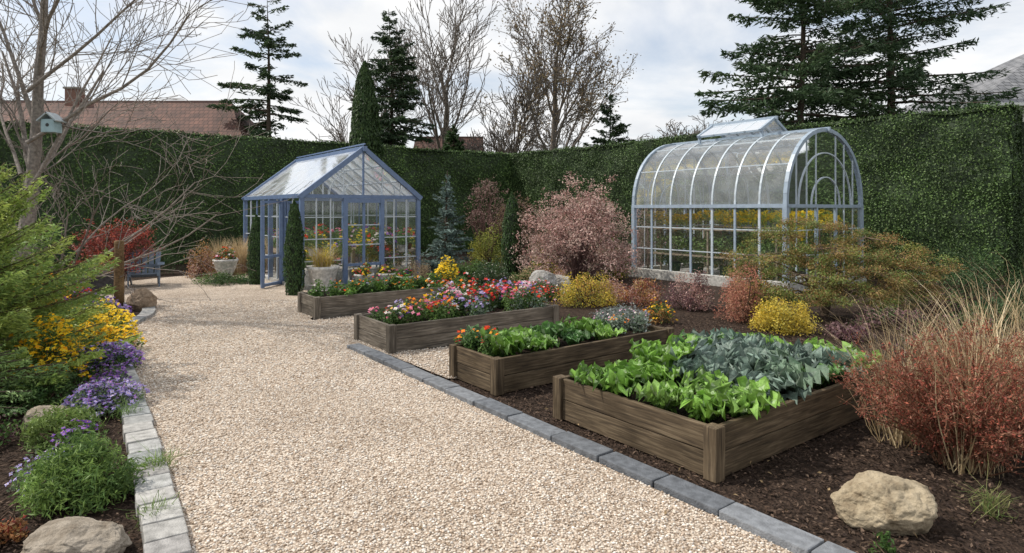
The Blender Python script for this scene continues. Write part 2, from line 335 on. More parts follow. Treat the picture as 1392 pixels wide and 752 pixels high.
# ---------------- kerbs ----------------
def kerb(name,path,width,length,z1,cols,side,bev=.008):
    path=np.asarray(path);d=np.linalg.norm(np.diff(path,axis=0),axis=1);cum=np.concatenate([[0],np.cumsum(d)])
    def at(s): return np.array([np.interp(s,cum,path[:,0]),np.interp(s,cum,path[:,1])])
    s=0;parts=[]
    while s<cum[-1]-.05:
        ln=length*random.uniform(.85,1.15);e=min(s+ln,cum[-1]);p0=at(s+.006);p1=at(e-.006);t=(p1-p0)/max(np.linalg.norm(p1-p0),1e-6);nn=np.array([-t[1],t[0]])*side
        j=random.uniform(-.008,.008);zt=z1+random.uniform(-.005,.005)
        q=[p0+nn*j,p1+nn*j,p1+nn*(width+j),p0+nn*(width+j)]
        if side<0:q=q[::-1]
        v=[[*k,-.05] for k in q]+[[*k,zt+random.uniform(-.003,.003)] for k in q]
        c=np.array(random.choice(cols))*random.uniform(.85,1.15)
        parts.append((np.array(v),CF,c,0,False));s=e
    o=build(name,parts,[M_stone]);m=o.modifiers.new('b','BEVEL');m.width=bev;m.segments=2;return o
kerb('stone_kerb',np.array([RK0-RKd*1.5,RK0+RKd*8.3]),.17,.5,.06,[(.15,.16,.175),(.18,.19,.205),(.13,.14,.155)],-1)
kerb('stone_kerb',LKc,.2,.24,.065,[(.34,.34,.33),(.27,.28,.28),(.40,.39,.37),(.30,.29,.28)],1)

# ---------------- foliage functions ----------------
def leafcloud(cs,rad,n,size,pal,mi=1,asp=.5,outw=.7,shell=.45,upb=0.0,jit=.22):
    cs=np.asarray(cs,float);K=len(cs);rad=np.broadcast_to(np.asarray(rad,float),(K,3)) if np.ndim(rad)<2 else np.asarray(rad)
    k=rng.integers(0,K,n);d=ru(n);r=shell+(1-shell)*rng.random(n)**.6
    P=cs[k]+d*rad[k]*r[:,None];P=P+rng.normal(0,size*.5,(n,3))
    Nn=d*outw+ru(n)*.75+np.array([0,0,upb]);pal=np.array(pal,float)
    pk=rng.integers(0,len(pal),K);pl=np.where(rng.random(n)<.6,pk[k],rng.integers(0,len(pal),n))
    col=pal[pl]*rng.uniform(1-jit,1+jit,(n,1))*(rng.uniform(.75,1.25,K)[k])[:,None]
    s=rng.uniform(.7,1.3,n)*size
    keep=P[:,2]>.01
    return leaves(P[keep],Nn[keep],ru(n)[keep],s[keep],s[keep]*asp,col[keep],mi)
def domec(pos,rx,ry,h,K,inner=.5):
    d=ru(K);d[:,2]=np.abs(d[:,2]);r=inner+(1-inner)*rng.random(K)**.5
    return np.array(pos)+d*np.array([rx,ry,h])*r[:,None]*.85
def twigs(base,cs,r=.008,col=(.09,.06,.04),mi=0,bow=.15,n=4,k=4):
    base=np.asarray(base,float);K=len(cs)
    a=base+rng.normal(0,.05,(K,3))*np.array([1,1,0]);segs0=[];segs1=[];R0=[];R1=[]
    mid=rng.normal(0,bow,(K,3))
    prev=a
    for i in range(1,k+1):
        t=i/k;p=a+(cs-a)*t+mid*math.sin(math.pi*t)*.5+np.array([0,0,1])*((np.linalg.norm(cs-a,axis=1)*.15*math.sin(math.pi*t))[:,None])
        segs0.append(prev);segs1.append(p);R0.append(np.full(K,r*(1-(i-1)/k*.7)));R1.append(np.full(K,r*(1-t*.7)));prev=p
    return tubes(np.concatenate(segs0),np.concatenate(segs1),np.concatenate(R0),np.concatenate(R1),n,col,mi)
def flowers(P,size,pal,mi=2,upb=1.0):
    n=len(P);pal=np.array(pal,float);c=pal[rng.integers(0,len(pal),n)]*rng.uniform(.85,1.1,(n,1));Nn=ru(n)*.6+np.array([0,-.25,upb]);U=ru(n);s=rng.uniform(.7,1.25,n)*size
    Nn=nrm(Nn);U=nrm(U-(U*Nn).sum(-1,keepdims=True)*Nn);V2=np.cross(Nn,U)
    a=leaves(P,Nn,U,s,s*.62,c,mi,.1);b_=leaves(P+Nn*.003,Nn,V2,s,s*.62,c*.94,mi,.1);cc=leaves(P+Nn*.007,Nn,U+V2,s*.22,s*.22,np.array([.55,.35,.03]),mi,.05)
    return [a,b_,cc]
def shrub(name,x,y,r,h,pal,n=3500,leaf=.045,K=26,cl=.28,asp=.5,z=0,fl=None,fn=0,fs=.04,tw=True,outw=.6,ry=None,twc=(.09,.06,.04),up=0):
    pos=(x,y,z);ry=ry or r
    cs=domec(pos,r*.9,ry*.9,h*.88,K,.35);cr=np.array([r,ry,h])*cl
    parts=[leafcloud(cs,cr*rng.uniform(.7,1.3,(K,1)),n,leaf,pal,1,asp,outw,.3,up)]
    if tw: parts.append(twigs(pos,cs,max(.005,.012*h),twc))
    if fn:
        d=ru(fn);k=rng.integers(0,K,fn);d[:,2]=np.abs(d[:,2]);P=cs[k]+d*cr*1.2;parts+=flowers(P,fs,fl)
    return build(name,parts,[M_bark,M_leaf,M_petal])
GREEN=[(.05,.10,.025),(.07,.13,.03),(.035,.075,.02),(.09,.15,.04)]
DKG=[(.025,.05,.018),(.035,.07,.022),(.05,.085,.03)]
YEL=[(.42,.32,.04),(.32,.27,.05),(.5,.38,.05),(.2,.2,.04)]
ORG=[(.30,.14,.05),(.36,.2,.07),(.22,.11,.05),(.28,.2,.08)]
RED=[(.25,.045,.035),(.18,.04,.035),(.32,.08,.05),(.14,.05,.035)]
PNK=[(.34,.20,.17),(.42,.28,.25),(.26,.14,.12),(.36,.27,.22)]
PUR=[(.10,.05,.06),(.14,.07,.08),(.18,.11,.11),(.07,.05,.045)]
TAN=[(.38,.29,.17),(.45,.36,.22),(.30,.22,.12)]
FY=[(.85,.55,.02),(.9,.66,.04),(.8,.42,.02)]
FYP=[(.88,.66,.03),(.9,.72,.06),(.8,.62,.05)]
FP=[(.28,.13,.52),(.4,.22,.62),(.2,.08,.4)]
FL=[(.42,.37,.68),(.55,.5,.76),(.33,.27,.56)]
FR=[(.65,.02,.03),(.75,.06,.03),(.55,.02,.06)]
FW=[(.8,.77,.75),(.75,.5,.62)]
FO=[(.85,.24,.02),(.8,.38,.03)]
FPK=[(.75,.22,.36),(.8,.35,.48),(.65,.12,.3)]
def blades(cx,cy,n,h,sp,pal,w=.006,r0=.08,z0=0,lean=.5,mi=1,k=5):
    a=rng.uniform(0,6.28,n);d=np.stack([np.cos(a),np.sin(a),np.zeros(n)],-1);b=np.array([cx,cy,z0])+d*(rng.random((n,1))*r0)
    hh=h*rng.uniform(.45,1.1,n)[:,None];out=sp*rng.uniform(.1,1.2,n)[:,None]
    side=np.stack([-np.sin(a+rng.normal(0,.5,n)),np.cos(a),np.zeros(n)],-1);V=[]
    wig=rng.normal(0,.05,(n,3))
    for i in range(k+1):
        t=i/k;p=b+d*out*(t**2)*1.0+np.array([0,0,1])*hh*(t-lean*.35*t**3)+wig*math.sin(t*5);ww=w*(1-t*.85)
        V+= [p-side*ww/2,p+side*ww/2]
    v=np.stack(V,1);m=2*(k+1);base=(np.arange(n)*m)[:,None]
    f=np.concatenate([np.stack([base[:,0]+2*i,base[:,0]+2*i+1,base[:,0]+2*i+3,base[:,0]+2*i+2],-1)[:,None] for i in range(k)],1).reshape(-1,4)
    pal=np.array(pal);c=pal[rng.integers(0,len(pal),n)]*rng.uniform(.8,1.2,(n,1))
    return (v,f,np.repeat(c,k,0),mi,True)
def column(name,x,y,r,h,pal,n=5000,leaf=.05,z=0):
    prof=[(r*.55,z+.0),(r*.72,z+h*.12),(r*.8,z+h*.4),(r*.68,z+h*.7),(r*.35,z+h*.9),(.005,z+h*.98)]
    t=rng.random(n)**.9;zz=z+t*h;rr=r*np.interp(t,[0,.12,.4,.7,.9,1],[.75,.95,1,.82,.48,.04])
    a=rng.uniform(0,6.28,n);q=np.stack([np.cos(a)*rr,np.sin(a)*rr,zz],-1);bn=vnoise(q,3/max(r,.2)*.5,5)
    rr=rr*(.82+.34*bn)*rng.uniform(.88,1.04,n)
    P=np.stack([x+np.cos(a)*rr,y+np.sin(a)*rr,zz],-1);Nn=np.stack([np.cos(a),np.sin(a),np.full(n,.2)],-1)+ru(n)*.6;U=np.stack([np.cos(a)*.3,np.sin(a)*.3,np.ones(n)],-1)+ru(n)*.35
    pal=np.array(pal);c=pal[rng.integers(0,len(pal),n)]*rng.uniform(.7,1.3,(n,1));s=leaf*rng.uniform(.7,1.4,n)
    return build(name,[lathe(prof,20,(.015,.025,.01),1,(x,y,0)),leaves(P,Nn,U,s,s*.4,c,1),tubes([[x,y,0]],[[x,y,z+h*.6]],[r*.12],[r*.06],8,(.1,.07,.05))],[M_bark,M_leaf])
def conifer(name,x,y,h,R,start,pal,whorl=.35,nb=6,dens=110,leaf=.25,asp=.3,el0=-.15,el1=.5,pw=.8,tr=None,sparse=0,droop=.12,wid=.28,tcol=(.08,.06,.045),curl=.0,thick=.06):
    tr=tr or h*.014;P=[];U=[];Nn=[];CO=[];S=[];s0=[];s1=[];r0=[];r1=[];pal=np.array(pal)
    zs=np.linspace(0,h,9);off=np.cumsum(rng.normal(0,h*.004,(9,2)),0);off[0]=0
    ax=lambda z:np.array([x+np.interp(z,zs,off[:,0]),y+np.interp(z,zs,off[:,1]),z])
    for i in range(8):
        s0.append(ax(zs[i]));s1.append(ax(zs[i+1]));r0.append(tr*(1-zs[i]/h)+.01);r1.append(tr*(1-zs[i+1]/h)+.01)
    z=start
    while z<h*.99:
        t=(z-start)/(h-start)
        for b in range(nb if t<.85 else 4):
            if random.random()<sparse: continue
            a=random.uniform(0,6.28);Ln=R*(1-t)**pw*random.uniform(.5,1.15)+.05*R
            e=el0+(el1-el0)*t+random.uniform(-.12,.12);d=np.array([math.cos(a)*math.cos(e),math.sin(a)*math.cos(e),math.sin(e)])
            p=ax(min(h,z+random.uniform(-.5,.5)*whorl));sd=np.array([-math.sin(a),math.cos(a),0])
            q=lambda tt:p+d*Ln*tt[:,None]+np.array([0,0,1])*((-droop*tt**1.5+curl*tt**3)*Ln)[:,None]
            tt=np.linspace(0,1,5);qq=q(tt)
            for k in range(4): s0.append(qq[k]);s1.append(qq[k+1]);rr=tr*.28*(Ln/R);r0.append(rr*(1-k*.22)+.004);r1.append(rr*(1-(k+1)*.22)+.004)
            m=max(8,int(dens*Ln/R*(1+.3*random.random())));u=.12+.9*rng.random(m)**.75
            ww=wid*Ln*(1.08-u)*1.3+.04*R*.5;s=rng.uniform(-1,1,m)
            pp=q(u)+sd*(s*ww)[:,None]+np.array([0,0,-1])*(np.abs(s)*ww*.3+np.abs(rng.normal(0,thick*R*.5,m)))[:,None]+rng.normal(0,thick*R*.2,(m,3))
            P.append(pp);U.append(d*.7+sd*np.sign(s)[:,None]*.7+rng.normal(0,.35,(m,3))+np.array([0,0,-droop*1.2]));Nn.append(np.array([0,0,1.])+rng.normal(0,.6,(m,3)))
            bc=pal[random.randrange(len(pal))]*random.uniform(.75,1.25);CO.append((bc+(pal[rng.integers(0,len(pal),m)]-bc)*.4)*rng.uniform(.75,1.25,(m,1)));S.append(leaf*rng.uniform(.6,1.35,m)*(.7+.5*Ln/R))
        z+=whorl*random.uniform(.75,1.25)
    P=np.concatenate(P);U=np.concatenate(U);Nn=np.concatenate(Nn);CO=np.concatenate(CO);S=np.concatenate(S);k=P[:,2]>.03
    parts=[tubes(s0,s1,r0,r1,5,tcol,0),leaves(P[k],Nn[k],U[k],S[k],S[k]*asp,CO[k],1)]
    return build(name,parts,[M_bark,M_leaf])
def grow(segs,p,d,Ln,r,lev,mx,c):
    n=c['n'][min(lev,len(c['n'])-1)];rb=r
    for i in range(n):
        d=(d+Vector((random.gauss(0,1),random.gauss(0,1),random.gauss(0,1)))*c['wig']+Vector((0,0,c['trop']))).normalized()
        q=p+d*(Ln/n);ra=rb;rb=max(c['rm'],r*(1-(1-c['tap'])*(i+1)/n));segs.append((tuple(p),tuple(q),ra,rb,lev));p=q
        if lev<mx and (i>=c['st'] or lev>0):
            nb=c['nb'][min(lev,len(c['nb'])-1)]
            for _ in range(int(nb)+(random.random()<nb%1)):
                ax=d.orthogonal().normalized();ax.rotate(Matrix.Rotation(random.uniform(0,6.28),3,d));dd=d.copy();dd.rotate(Matrix.Rotation(math.radians(random.uniform(*c['ang'])),3,ax))
                grow(segs,p,dd,Ln*random.uniform(*c['ls'])*(1-.3*i/n),max(c['rm'],rb*c['rs']),lev+1,mx,c)
def treecfg(**k):
    c=dict(n=[6,5,4,3,3],wig=.13,trop=.05,tap=.35,rm=.01,st=2,nb=[1.6,1.3,1.2,1.1],ang=(25,55),ls=(.45,.75),rs=.62);c.update(k);return c
def bare(name,x,y,h,r,mx,cfg,col=(.12,.10,.085),d=(0,0,1),leaf=None,extra=None):
    segs=[];grow(segs,Vector((x,y,-.1)),Vector(d).normalized(),h*.62,r,0,mx,cfg)
    if extra:
        for e in extra: grow(segs,Vector(e[0]),Vector(e[1]).normalized(),e[2],e[3],e[4],mx,cfg)
    big=[s for s in segs if s[4]<2];sm=[s for s in segs if s[4]>=2];parts=[segpart(big,8,col)]
    if sm: parts.append(segpart(sm,3,np.array(col)*1.05))
    if leaf:
        tips=np.array([s[1] for s in segs if s[4]>=mx-1]);tips=tips[rng.random(len(tips))<leaf[0]]
        n=int(len(tips)*leaf[1]);k=rng.integers(0,len(tips),n);P=tips[k]+rng.normal(0,leaf[4],(n,3));pal=np.array(leaf[2]);s=leaf[3]*rng.uniform(.6,1.3,n)
        parts.append(leaves(P,ru(n)+np.array([0,0,.4]),ru(n),s,s*.55,pal[rng.integers(0,len(pal),n)]*rng.uniform(.7,1.3,(n,1)),1))
    print(name,len(segs))
    return build(name,parts,[M_bark,M_leaf])

# ---------------- hedges ----------------
def hedge(name,p0,p1,h,th,dens=420,leafs=.075,tone=1.0,endcaps=True):
    p0=np.array([*p0,0.]);p1=np.array([*p1,0.]);Ln=np.linalg.norm(p1-p0);d=(p1-p0)/Ln;nn=np.array([d[1],-d[0],0])
    parts=[]
    def disp(P): return .16*(vnoise(P,1.1,1)-.5)+.12*(vnoise(P,3.2,2)-.5)
    def face(o,a,b,la,lb,nv,dn):
        na=max(2,int(la/.2));nb=max(2,int(lb/.2));A,B=np.meshgrid(np.linspace(0,la,na),np.linspace(0,lb,nb))
        Q=o+a*A.reshape(-1,1)+b*B.reshape(-1,1);Q=Q+nv*(disp(Q)-.05)[:,None];i=(np.arange(nb-1)[:,None]*na+np.arange(na-1)[None]).ravel()
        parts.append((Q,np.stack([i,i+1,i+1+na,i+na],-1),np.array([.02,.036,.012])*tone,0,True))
        n=int(la*lb*dn);Q=o+a*(rng.random((n,1))*la)+b*(rng.random((n,1))*lb);cl=vnoise(Q,4.0,4);c2=vnoise(Q,.6,8)
        Q=Q+nv*(disp(Q)+rng.uniform(-.05,.05,n))[:,None];pal=np.array([(.04,.073,.02),(.055,.095,.026),(.075,.12,.034),(.03,.055,.016)])
        c=pal[rng.integers(0,4,n)]*((.65+.5*cl+.3*c2)*rng.uniform(.75,1.25,n))[:,None]*tone
        s=leafs*rng.uniform(.6,1.3,n);parts.append(leaves(Q,nv+ru(n)*.85,ru(n)+np.array([0,0,.5]),s,s*.6,c,0))
    z=np.array([0,0,1.]);f0=p0+nn*th/2
    face(f0,d,z,Ln,h,nn,dens);face(p0-nn*th/2,d,z,Ln,h,-nn,dens*.1)
    face(f0+z*h,d,-nn,Ln,th,z,dens*.8)
    if endcaps:
        face(p1+nn*th/2,-nn,z,th,h,d,dens);face(p0+nn*th/2,-nn,z,th,h,-d,dens*.3)
    n=int(Ln*26);s_=rng.random((n,1))*Ln;Q=f0+d*s_+z*(h+rng.uniform(-.02,.08,(n,1)))-nn*rng.random((n,1))*.5
    parts.append(leaves(Q,ru(n)+nn,z+ru(n)*.4,.11*rng.uniform(.6,1.3,n),.035,np.array([.07,.12,.035])*rng.uniform(.7,1.3,(n,1))*tone,0))
    return build(name,parts,[M_hedge])
hedge('clipped_hedge',(-24.5,10.55),(.6,28.95),4.2,1.2,380,.075,1.4)
hedge('clipped_hedge',(-.35,28.9),(12.05,14.9),4.2,1.2,850,.055,1.15)
hedge('clipped_hedge',(13.0,16.6),(22,15.6),4.0,1.2,200)

# ---------------- raised beds ----------------
def board(name,par,ln,hh,th,loc,rz,mat,bev=.006):
    o=build(name,[box((0,-th/2,0),(ln,th/2,hh))],[mat],par,loc,rz);m=o.modifiers.new('b','BEVEL');m.width=bev;m.segments=2;return o
def raised(ox,oy,ln,wd,mat,h=.36):
    e=empty('raised_garden_bed',(ox,oy,0),ROT);hb=h/2
    for k in range(2):
        z=.0+k*hb+.002;H=hb-.005
        j=lambda:random.uniform(-.003,.003)
        board('side_board',e,ln-.16,H,.04,(.08,.05+j(),z),0,mat);board('side_board',e,ln-.16,H,.04,(.08,wd-.05+j(),z),0,mat)
        board('end_board',e,wd-.16,H,.04,(.05+j(),.08,z),math.pi/2,mat);board('end_board',e,wd-.16,H,.04,(ln-.05+j(),.08,z),math.pi/2,mat)
    for (px,py) in ((.05,.05),(ln-.05,.05),(.05,wd-.05),(ln-.05,wd-.05)):
        o=build('corner_post',[box((0,-.05,-.05),(h+.006,.05,.05))],[mat],e,(px,py,0),0);o.rotation_euler=(0,-math.pi/2,0);m=o.modifiers.new('b','BEVEL');m.width=.007;m.segments=2
    gx,gy=np.meshgrid(np.linspace(.072,ln-.072,50),np.linspace(.072,wd-.072,30));Q=np.stack([gx.ravel(),gy.ravel(),np.zeros(1500)],-1);Q[:,2]=h-.07+.05*(vnoise(Q,9,ox)-.5)
    i=(np.arange(29)[:,None]*50+np.arange(49)[None]).ravel();build('soil',[(Q,np.stack([i,i+1,i+51,i+50],-1),(1,1,1),0,True)],[M_soil],e)
    return e
raised(1.30,3.98,2.65,1.6,M_wood,.345)
raised(-.15,5.85,2.6,.85,M_wood,.34)
raised(-1.47,7.5,2.7,1.08,M_woodg,.35)
raised(-3.12,9.9,2.6,.85,M_woodg,.35)
def loc2w(ox,oy,x,y,z): return np.array([ox,oy,0])+U2*x+U1*y+np.array([0,0,z])
def rosette(c,nl,Ln,W,col,ruf,elo,ehi,bend,freq=4,cup=.15,tint=(.6,.7,.5)):
    S=np.linspace(0,1,13);T=np.linspace(-1,1,11);out=[];F=[];C=[];off=0;c=np.array(c)
    i=(np.arange(12)[:,None]*11+np.arange(10)[None]).ravel();F0=np.stack([i,i+1,i+12,i+11],-1)
    tm=(T[:-1]+T[1:])/2;fr=np.abs(tm)<.12;edge=np.abs(tm)
    for k in range(nl):
        ag=k/nl;phi=k*2.399+random.uniform(-.35,.35);e=elo+(ehi-elo)*ag+random.uniform(-.18,.18)-bend*S*(1-.5*ag);l=Ln*(1-.42*ag)*random.uniform(.75,1.15)
        r=np.concatenate([[0],np.cumsum(np.cos(e[:-1]))])*l/12+.01;z=np.concatenate([[0],np.cumsum(np.sin(e[:-1]))])*l/12
        w=W*(1-.3*ag)*np.clip((.1+.95*S**.75)*np.sqrt(np.clip(1-S**5,0,1)),.06,None)*random.uniform(.8,1.15)
        w2=w[:,None]*(1+.18*np.sin(S*freq*6.28*1.7+phi)[:,None]*np.sign(T)[None]*.6+.1*np.sin(S*freq*6.28*2.3)[:,None])
        ph=random.uniform(0,6.28);A=ruf*W*np.abs(T)[None]**1.6*np.sin(S[:,None]*freq*6.28+ph+np.sign(T)[None]*1.3+T[None]*1.5)
        A=A+ruf*.6*W*np.abs(T)[None]**2*np.sin(S[:,None]*freq*2.3*6.28+ph*2)+cup*W*T[None]**2+ruf*.25*W*np.sin(S[:,None]*19+T[None]*7+ph)
        rad=np.array([math.cos(phi),math.sin(phi),0]);tan=np.array([-math.sin(phi),math.cos(phi),0])
        nv=-np.sin(e)[:,None]*rad+np.cos(e)[:,None]*np.array([0,0,1])
        Q=c+r[:,None,None]*rad+z[:,None,None]*np.array([0,0,1])+(w2*T[None])[...,None]*tan+A[...,None]*nv[:,None]
        out.append(Q.reshape(-1,3));F.append(F0+off);off+=143
        cc=np.array(col)*random.uniform(.65,1.3)*(1+.35*ag)
        cf=np.tile(np.where(fr[:,None],np.array(tint)[None]*.35+cc*.65,cc[None]*(1+.25*edge[:,None])),(12,1))*rng.uniform(.88,1.12,(120,1));C.append(cf)
    return (np.concatenate(out),np.concatenate(F),np.concatenate(C),0,True)
LET=[(.14,.27,.04),(.17,.30,.06),(.11,.22,.035)];KAL=[(.14,.195,.16),(.17,.225,.195),(.11,.165,.13),(.12,.18,.12)];CHA=[(.055,.13,.035),(.08,.17,.045)]
lp=[];kp=[];cp=[]
for ix in range(7):
    for iy in range(4):
        x=.26+ix*.355+random.uniform(-.08,.08);y=.24+iy*.37+random.uniform(-.07,.07);p=loc2w(1.3,3.98,x,y,.27);sz=random.uniform(.85,1.22)
        if (x<.75 and y>.5) or (x<.5): lp.append(rosette(p,17,.30*sz,.10*sz,random.choice(LET),.45,.75,1.4,.45,4))
        elif y>1.1 and x<1.9: cp.append(rosette(p,17,.38*sz,.105*sz,random.choice(CHA+LET[:1]),.4,.85,1.45,.4,4))
        elif (ix*3+iy)%9==3 or x>2.3: cp.append(rosette(p,16,.31*sz,.1*sz,random.choice(LET+CHA),.4,.75,1.4,.5,4))
        else: kp.append(rosette(p,16,.36*sz,.12*sz,random.choice(KAL),.45,.6,1.42,.5,5,tint=(.3,.38,.3)))
build('lettuce_plants',lp,[M_veg]);build('kale_plants',kp,[M_veg]);build('chard_plants',cp,[M_veg])
lp=[]
for (x,y,s) in ((.32,.3,1.3),(.3,.62,1.15),(.72,.58,.9),(1.05,.5,1.1),(1.2,.25,.9),(1.55,.5,1.2),(1.65,.25,.9),(.7,.22,.9),(1.9,.55,.85)):
    lp.append(rosette(loc2w(-.15,5.85,x,y,.27),16,.29*s,.10*s,random.choice(LET+CHA),.4,.7,1.4,.5,4))
build('lettuce_plants',lp,[M_veg])
def bedplants(name,ox,oy,x0,x1,y0,y1,K,h,pal,fl,fn,fs,n,leaf=.045):
    cs=np.array([loc2w(ox,oy,random.uniform(x0,x1),random.uniform(y0,y1),.30+random.uniform(.2,1)*h*.5) for _ in range(K)])
    rad=np.stack([rng.uniform(.07,.13,K),rng.uniform(.07,.13,K),rng.uniform(.4,.8,K)*h],-1)
    parts=[leafcloud(cs,rad,n,leaf,pal,1,.5,.5,.2,.4)]
    kc=rng.integers(0,len(fl),K);k=rng.integers(0,K,fn);d=ru(fn);d[:,2]=np.abs(d[:,2])*.8+.3;P=cs[k]+d*rad[k]*1.1
    for gi in range(len(fl)):
        s=kc[k]==gi
        if s.sum(): parts+=flowers(P[s],fs,fl[gi])
    return build(name,parts,[M_bark,M_leaf,M_petal])
bedplants('marigold_flowers',-.15,5.85,.08,.28,.15,.8,5,.2,GREEN,[FR,FR,FO],35,.05,800)
bedplants('lavender_plants',-.15,5.85,1.95,2.45,.15,.75,10,.2,[(.1,.14,.09),(.16,.2,.15),(.2,.22,.22)],[FL,FO,FW],80,.03,2200,.04)
bedplants('pansy_flowers',-1.47,7.5,.12,1.3,.15,.98,28,.22,GREEN+[(.12,.2,.05)],[FR,FW,FP,FY,FL,FR,FO,FPK],330,.062,5200)
bedplants('mixed_flowers',-1.47,7.5,1.2,2.58,.15,.98,32,.34,GREEN+[(.15,.2,.15)],[FR,FR,FW,FL,FPK,FP],430,.06,6400)
bedplants('salad_greens',-3.12,9.9,.1,2.5,.12,.75,34,.24,GREEN+[(.1,.2,.03)],[FO,FL,FY,FW,FR],90,.05,5600,.06)
shrub('red_flower_shrub',-1.15,11.6,.7,.62,GREEN,4000,.05,24,fl=FR+FO+FW,fn=220,fs=.075)
shrub('orange_tulips',-2.05,11.4,.35,.5,GREEN,1400,.06,14,fl=FO+FR,fn=50,fs=.085)

# ---------------- greenhouses ----------------
def gh_gable():
    W,Ln,E,R=2.82,4.7,2.05,3.12;e=empty('greenhouse',(-4.54,13.5,0),ROT)
    B=(.13,.19,.32);G=(.48,.53,.58);F=[];H=W/2
    base=[box((-.06,-.06,-.05),(W+.06,.08,.1),(.4,.39,.37)),box((-.06,Ln-.08,-.05),(W+.06,Ln+.06,.1),(.4,.39,.37)),box((-.06,.08,-.05),(.08,Ln-.08,.098),(.4,.39,.37)),box((W-.08,.08,-.05),(W+.06,Ln-.08,.098),(.4,.39,.37))]
    build('base_wall',base,[M_stone],e)
    build('floor',[box((.081,.081,-.04),(W-.081,Ln-.081,.05),(.42,.40,.37))],[M_stone],e)
    for (x,y) in ((0,0),(W,0),(0,Ln),(W,Ln)): F.append(beam((x,y,.1),(x,y,E),.09,.09,B))
    for x in (0,W):F.append(beam((x,-.05,E),(x,Ln+.05,E),.1,.09,B))
    F.append(beam((H,-.12,R+.02),(H,Ln+.05,R+.02),.09,.12,B));F.append(beam((H,-.1,R+.13),(H,Ln,R+.13),.03,.03,B))
    for y in np.arange(0,Ln+.1,.45): F.append(beam((H,y,R+.05),(H,y,R+.13),.02,.02,B))
    for y in (-.03,Ln):
        for x in (-.07,W+.07): F.append(beam((x,y,E-.04),(H,y,R+.03),.07,.11,B))
    for y in (0,Ln): F.append(beam((.045,y,E-.005),(W-.045,y,E-.005),.062,.08,B))
    nb=8
    for i in range(1,nb):
        y=Ln*i/nb
        for x in (0,W):
            F.append(beam((x,y,.1),(x,y,E-.05),.032,.04,B if i%2==0 else G));F.append(beam((x,y,E+.02),(H,y,R-.02),.03,.04,G))
    for z in (.62,1.1,1.58):
        for x in (0,W): F.append(beam((x+.001,.05,z),(x+.001,Ln-.05,z),.02,.022,G))
    for y in (0,Ln):
        for z in (.62,1.1,1.58):F.append(beam((.05,y,z),(.95 if y==0 else W-.05,y,z),.02,.022,G))
        if y==0:
            for z in (.62,1.1,1.58):F.append(beam((1.9,y,z),(W-.05,y,z),.02,.022,G))
        for x in (.32,.64,2.18,2.5): F.append(beam((x,y,.1),(x,y,E-.05),.025,.025,G))
        for x in (.47,.94,1.88,2.35): F.append(beam((x,y,E+.04),(x,y,E+(R-E)*(1-abs(x-H)/H)-.04),.025,.025,G))
        F.append(beam((H,y,E+.04),(H,y,R-.05),.04,.04,B))
        for rr in (.45,.8):
            th=np.linspace(0,math.pi,15)
            for a,b_ in zip(th[:-1],th[1:]):
                z0=E+.04+rr*.75*math.sin(a);z1=E+.04+rr*.75*math.sin(b_);F.append(beam((H-rr*math.cos(a),y-.002,z0),(H-rr*math.cos(b_),y-.002,z1),.022,.022,G))
    for f in (.33,.66):
        for x,s in ((0,1),(W,-1)): F.append(beam((x+s*H*f,0,E+(R-E)*f+.01),(x+s*H*f,Ln,E+(R-E)*f+.01),.025,.03,G))
    build('frame',F,[M_paint],e)
    D=[];
    for x in (.97,1.86):D.append(beam((x,-.02,.05),(x,-.02,2.0),.09,.1,B))
    D.append(beam((1.02,-.02,1.95),(1.81,-.02,1.95),.09,.09,B));D.append(beam((1.02,-.02,.5),(1.81,-.02,.5),.05,.06,B));D.append(beam((1.415,-.02,.53),(1.415,-.02,1.9),.05,.05,B))
    for z in (.95,1.4):D.append(beam((1.02,-.018,z),(1.81,-.018,z),.025,.025,G))
    build('front_door',D,[M_paint],e)
    D=[]
    for y in (1.25,2.25):D.append(beam((-.02,y,.05),(-.02,y,E-.05),.1,.09,B))
    for p in ((-.08,1.22),(-.62,.72)): D.append(beam((*p,.03),(*p,1.95),.07,.07,B))
    for z in (.08,.7,1.92):D.append(beam((-.08,1.22,z),(-.62,.72,z),.06,.06,B))
    build('side_door',D,[M_paint],e)
    gl=[(np.array([[-.62,.72,.08],[-.08,1.22,.08],[-.08,1.22,1.9],[-.62,.72,1.9]]),[[0,1,2,3]],(1,1,1),0,False)]
    def q(*p): gl.append((np.array(p,float),[[0,1,2,3]],(1,1,1),0,False))
    q((0,0,.1),(0,1.25,.1),(0,1.25,E),(0,0,E));q((0,2.25,.1),(0,Ln,.1),(0,Ln,E),(0,2.25,E));q((W,0,.1),(W,Ln,.1),(W,Ln,E),(W,0,E))
    for y in (0,Ln):
        q((0,y,.1),(W,y,.1),(W,y,E),(0,y,E));gl.append((np.array([(0,y,E),(W,y,E),(H,y,R)]),[[0,1,2]],(1,1,1),0,False))
    build('wall_glass',gl,[M_glass],e)
    rg=[]
    for x in (0,W): rg.append((np.array([(x,-.03,E+.03),(x,Ln,E+.03),(H,Ln,R+.03),(H,-.03,R+.03)],float),[[0,1,2,3]],(1,1,1),0,False))
    build('roof_glass',rg,[M_rglass],e)
    b=[]
    for (x0,x1) in ((.15,.75),(2.1,2.7)):
        b.append(box((x0,.5,.68),(x1,4.4,.72),(.35,.28,.2)))
        for y in (.6,2.4,4.3):
            for x in (x0+.05,x1-.05): b.append(beam((x,y,.05),(x,y,.68),.05,.05,(.3,.25,.18)))
    build('staging_bench',b,[M_stone],e)
    cs=[]
    for x in (.45,2.4):
        for y in np.arange(.3,4.4,.3): cs.append((x+random.uniform(-.15,.15),y,.95+random.uniform(-.05,.2)))
    for _ in range(14): cs.append((random.uniform(.3,2.5),random.uniform(.3,.7),.5+random.uniform(-.1,.4)))
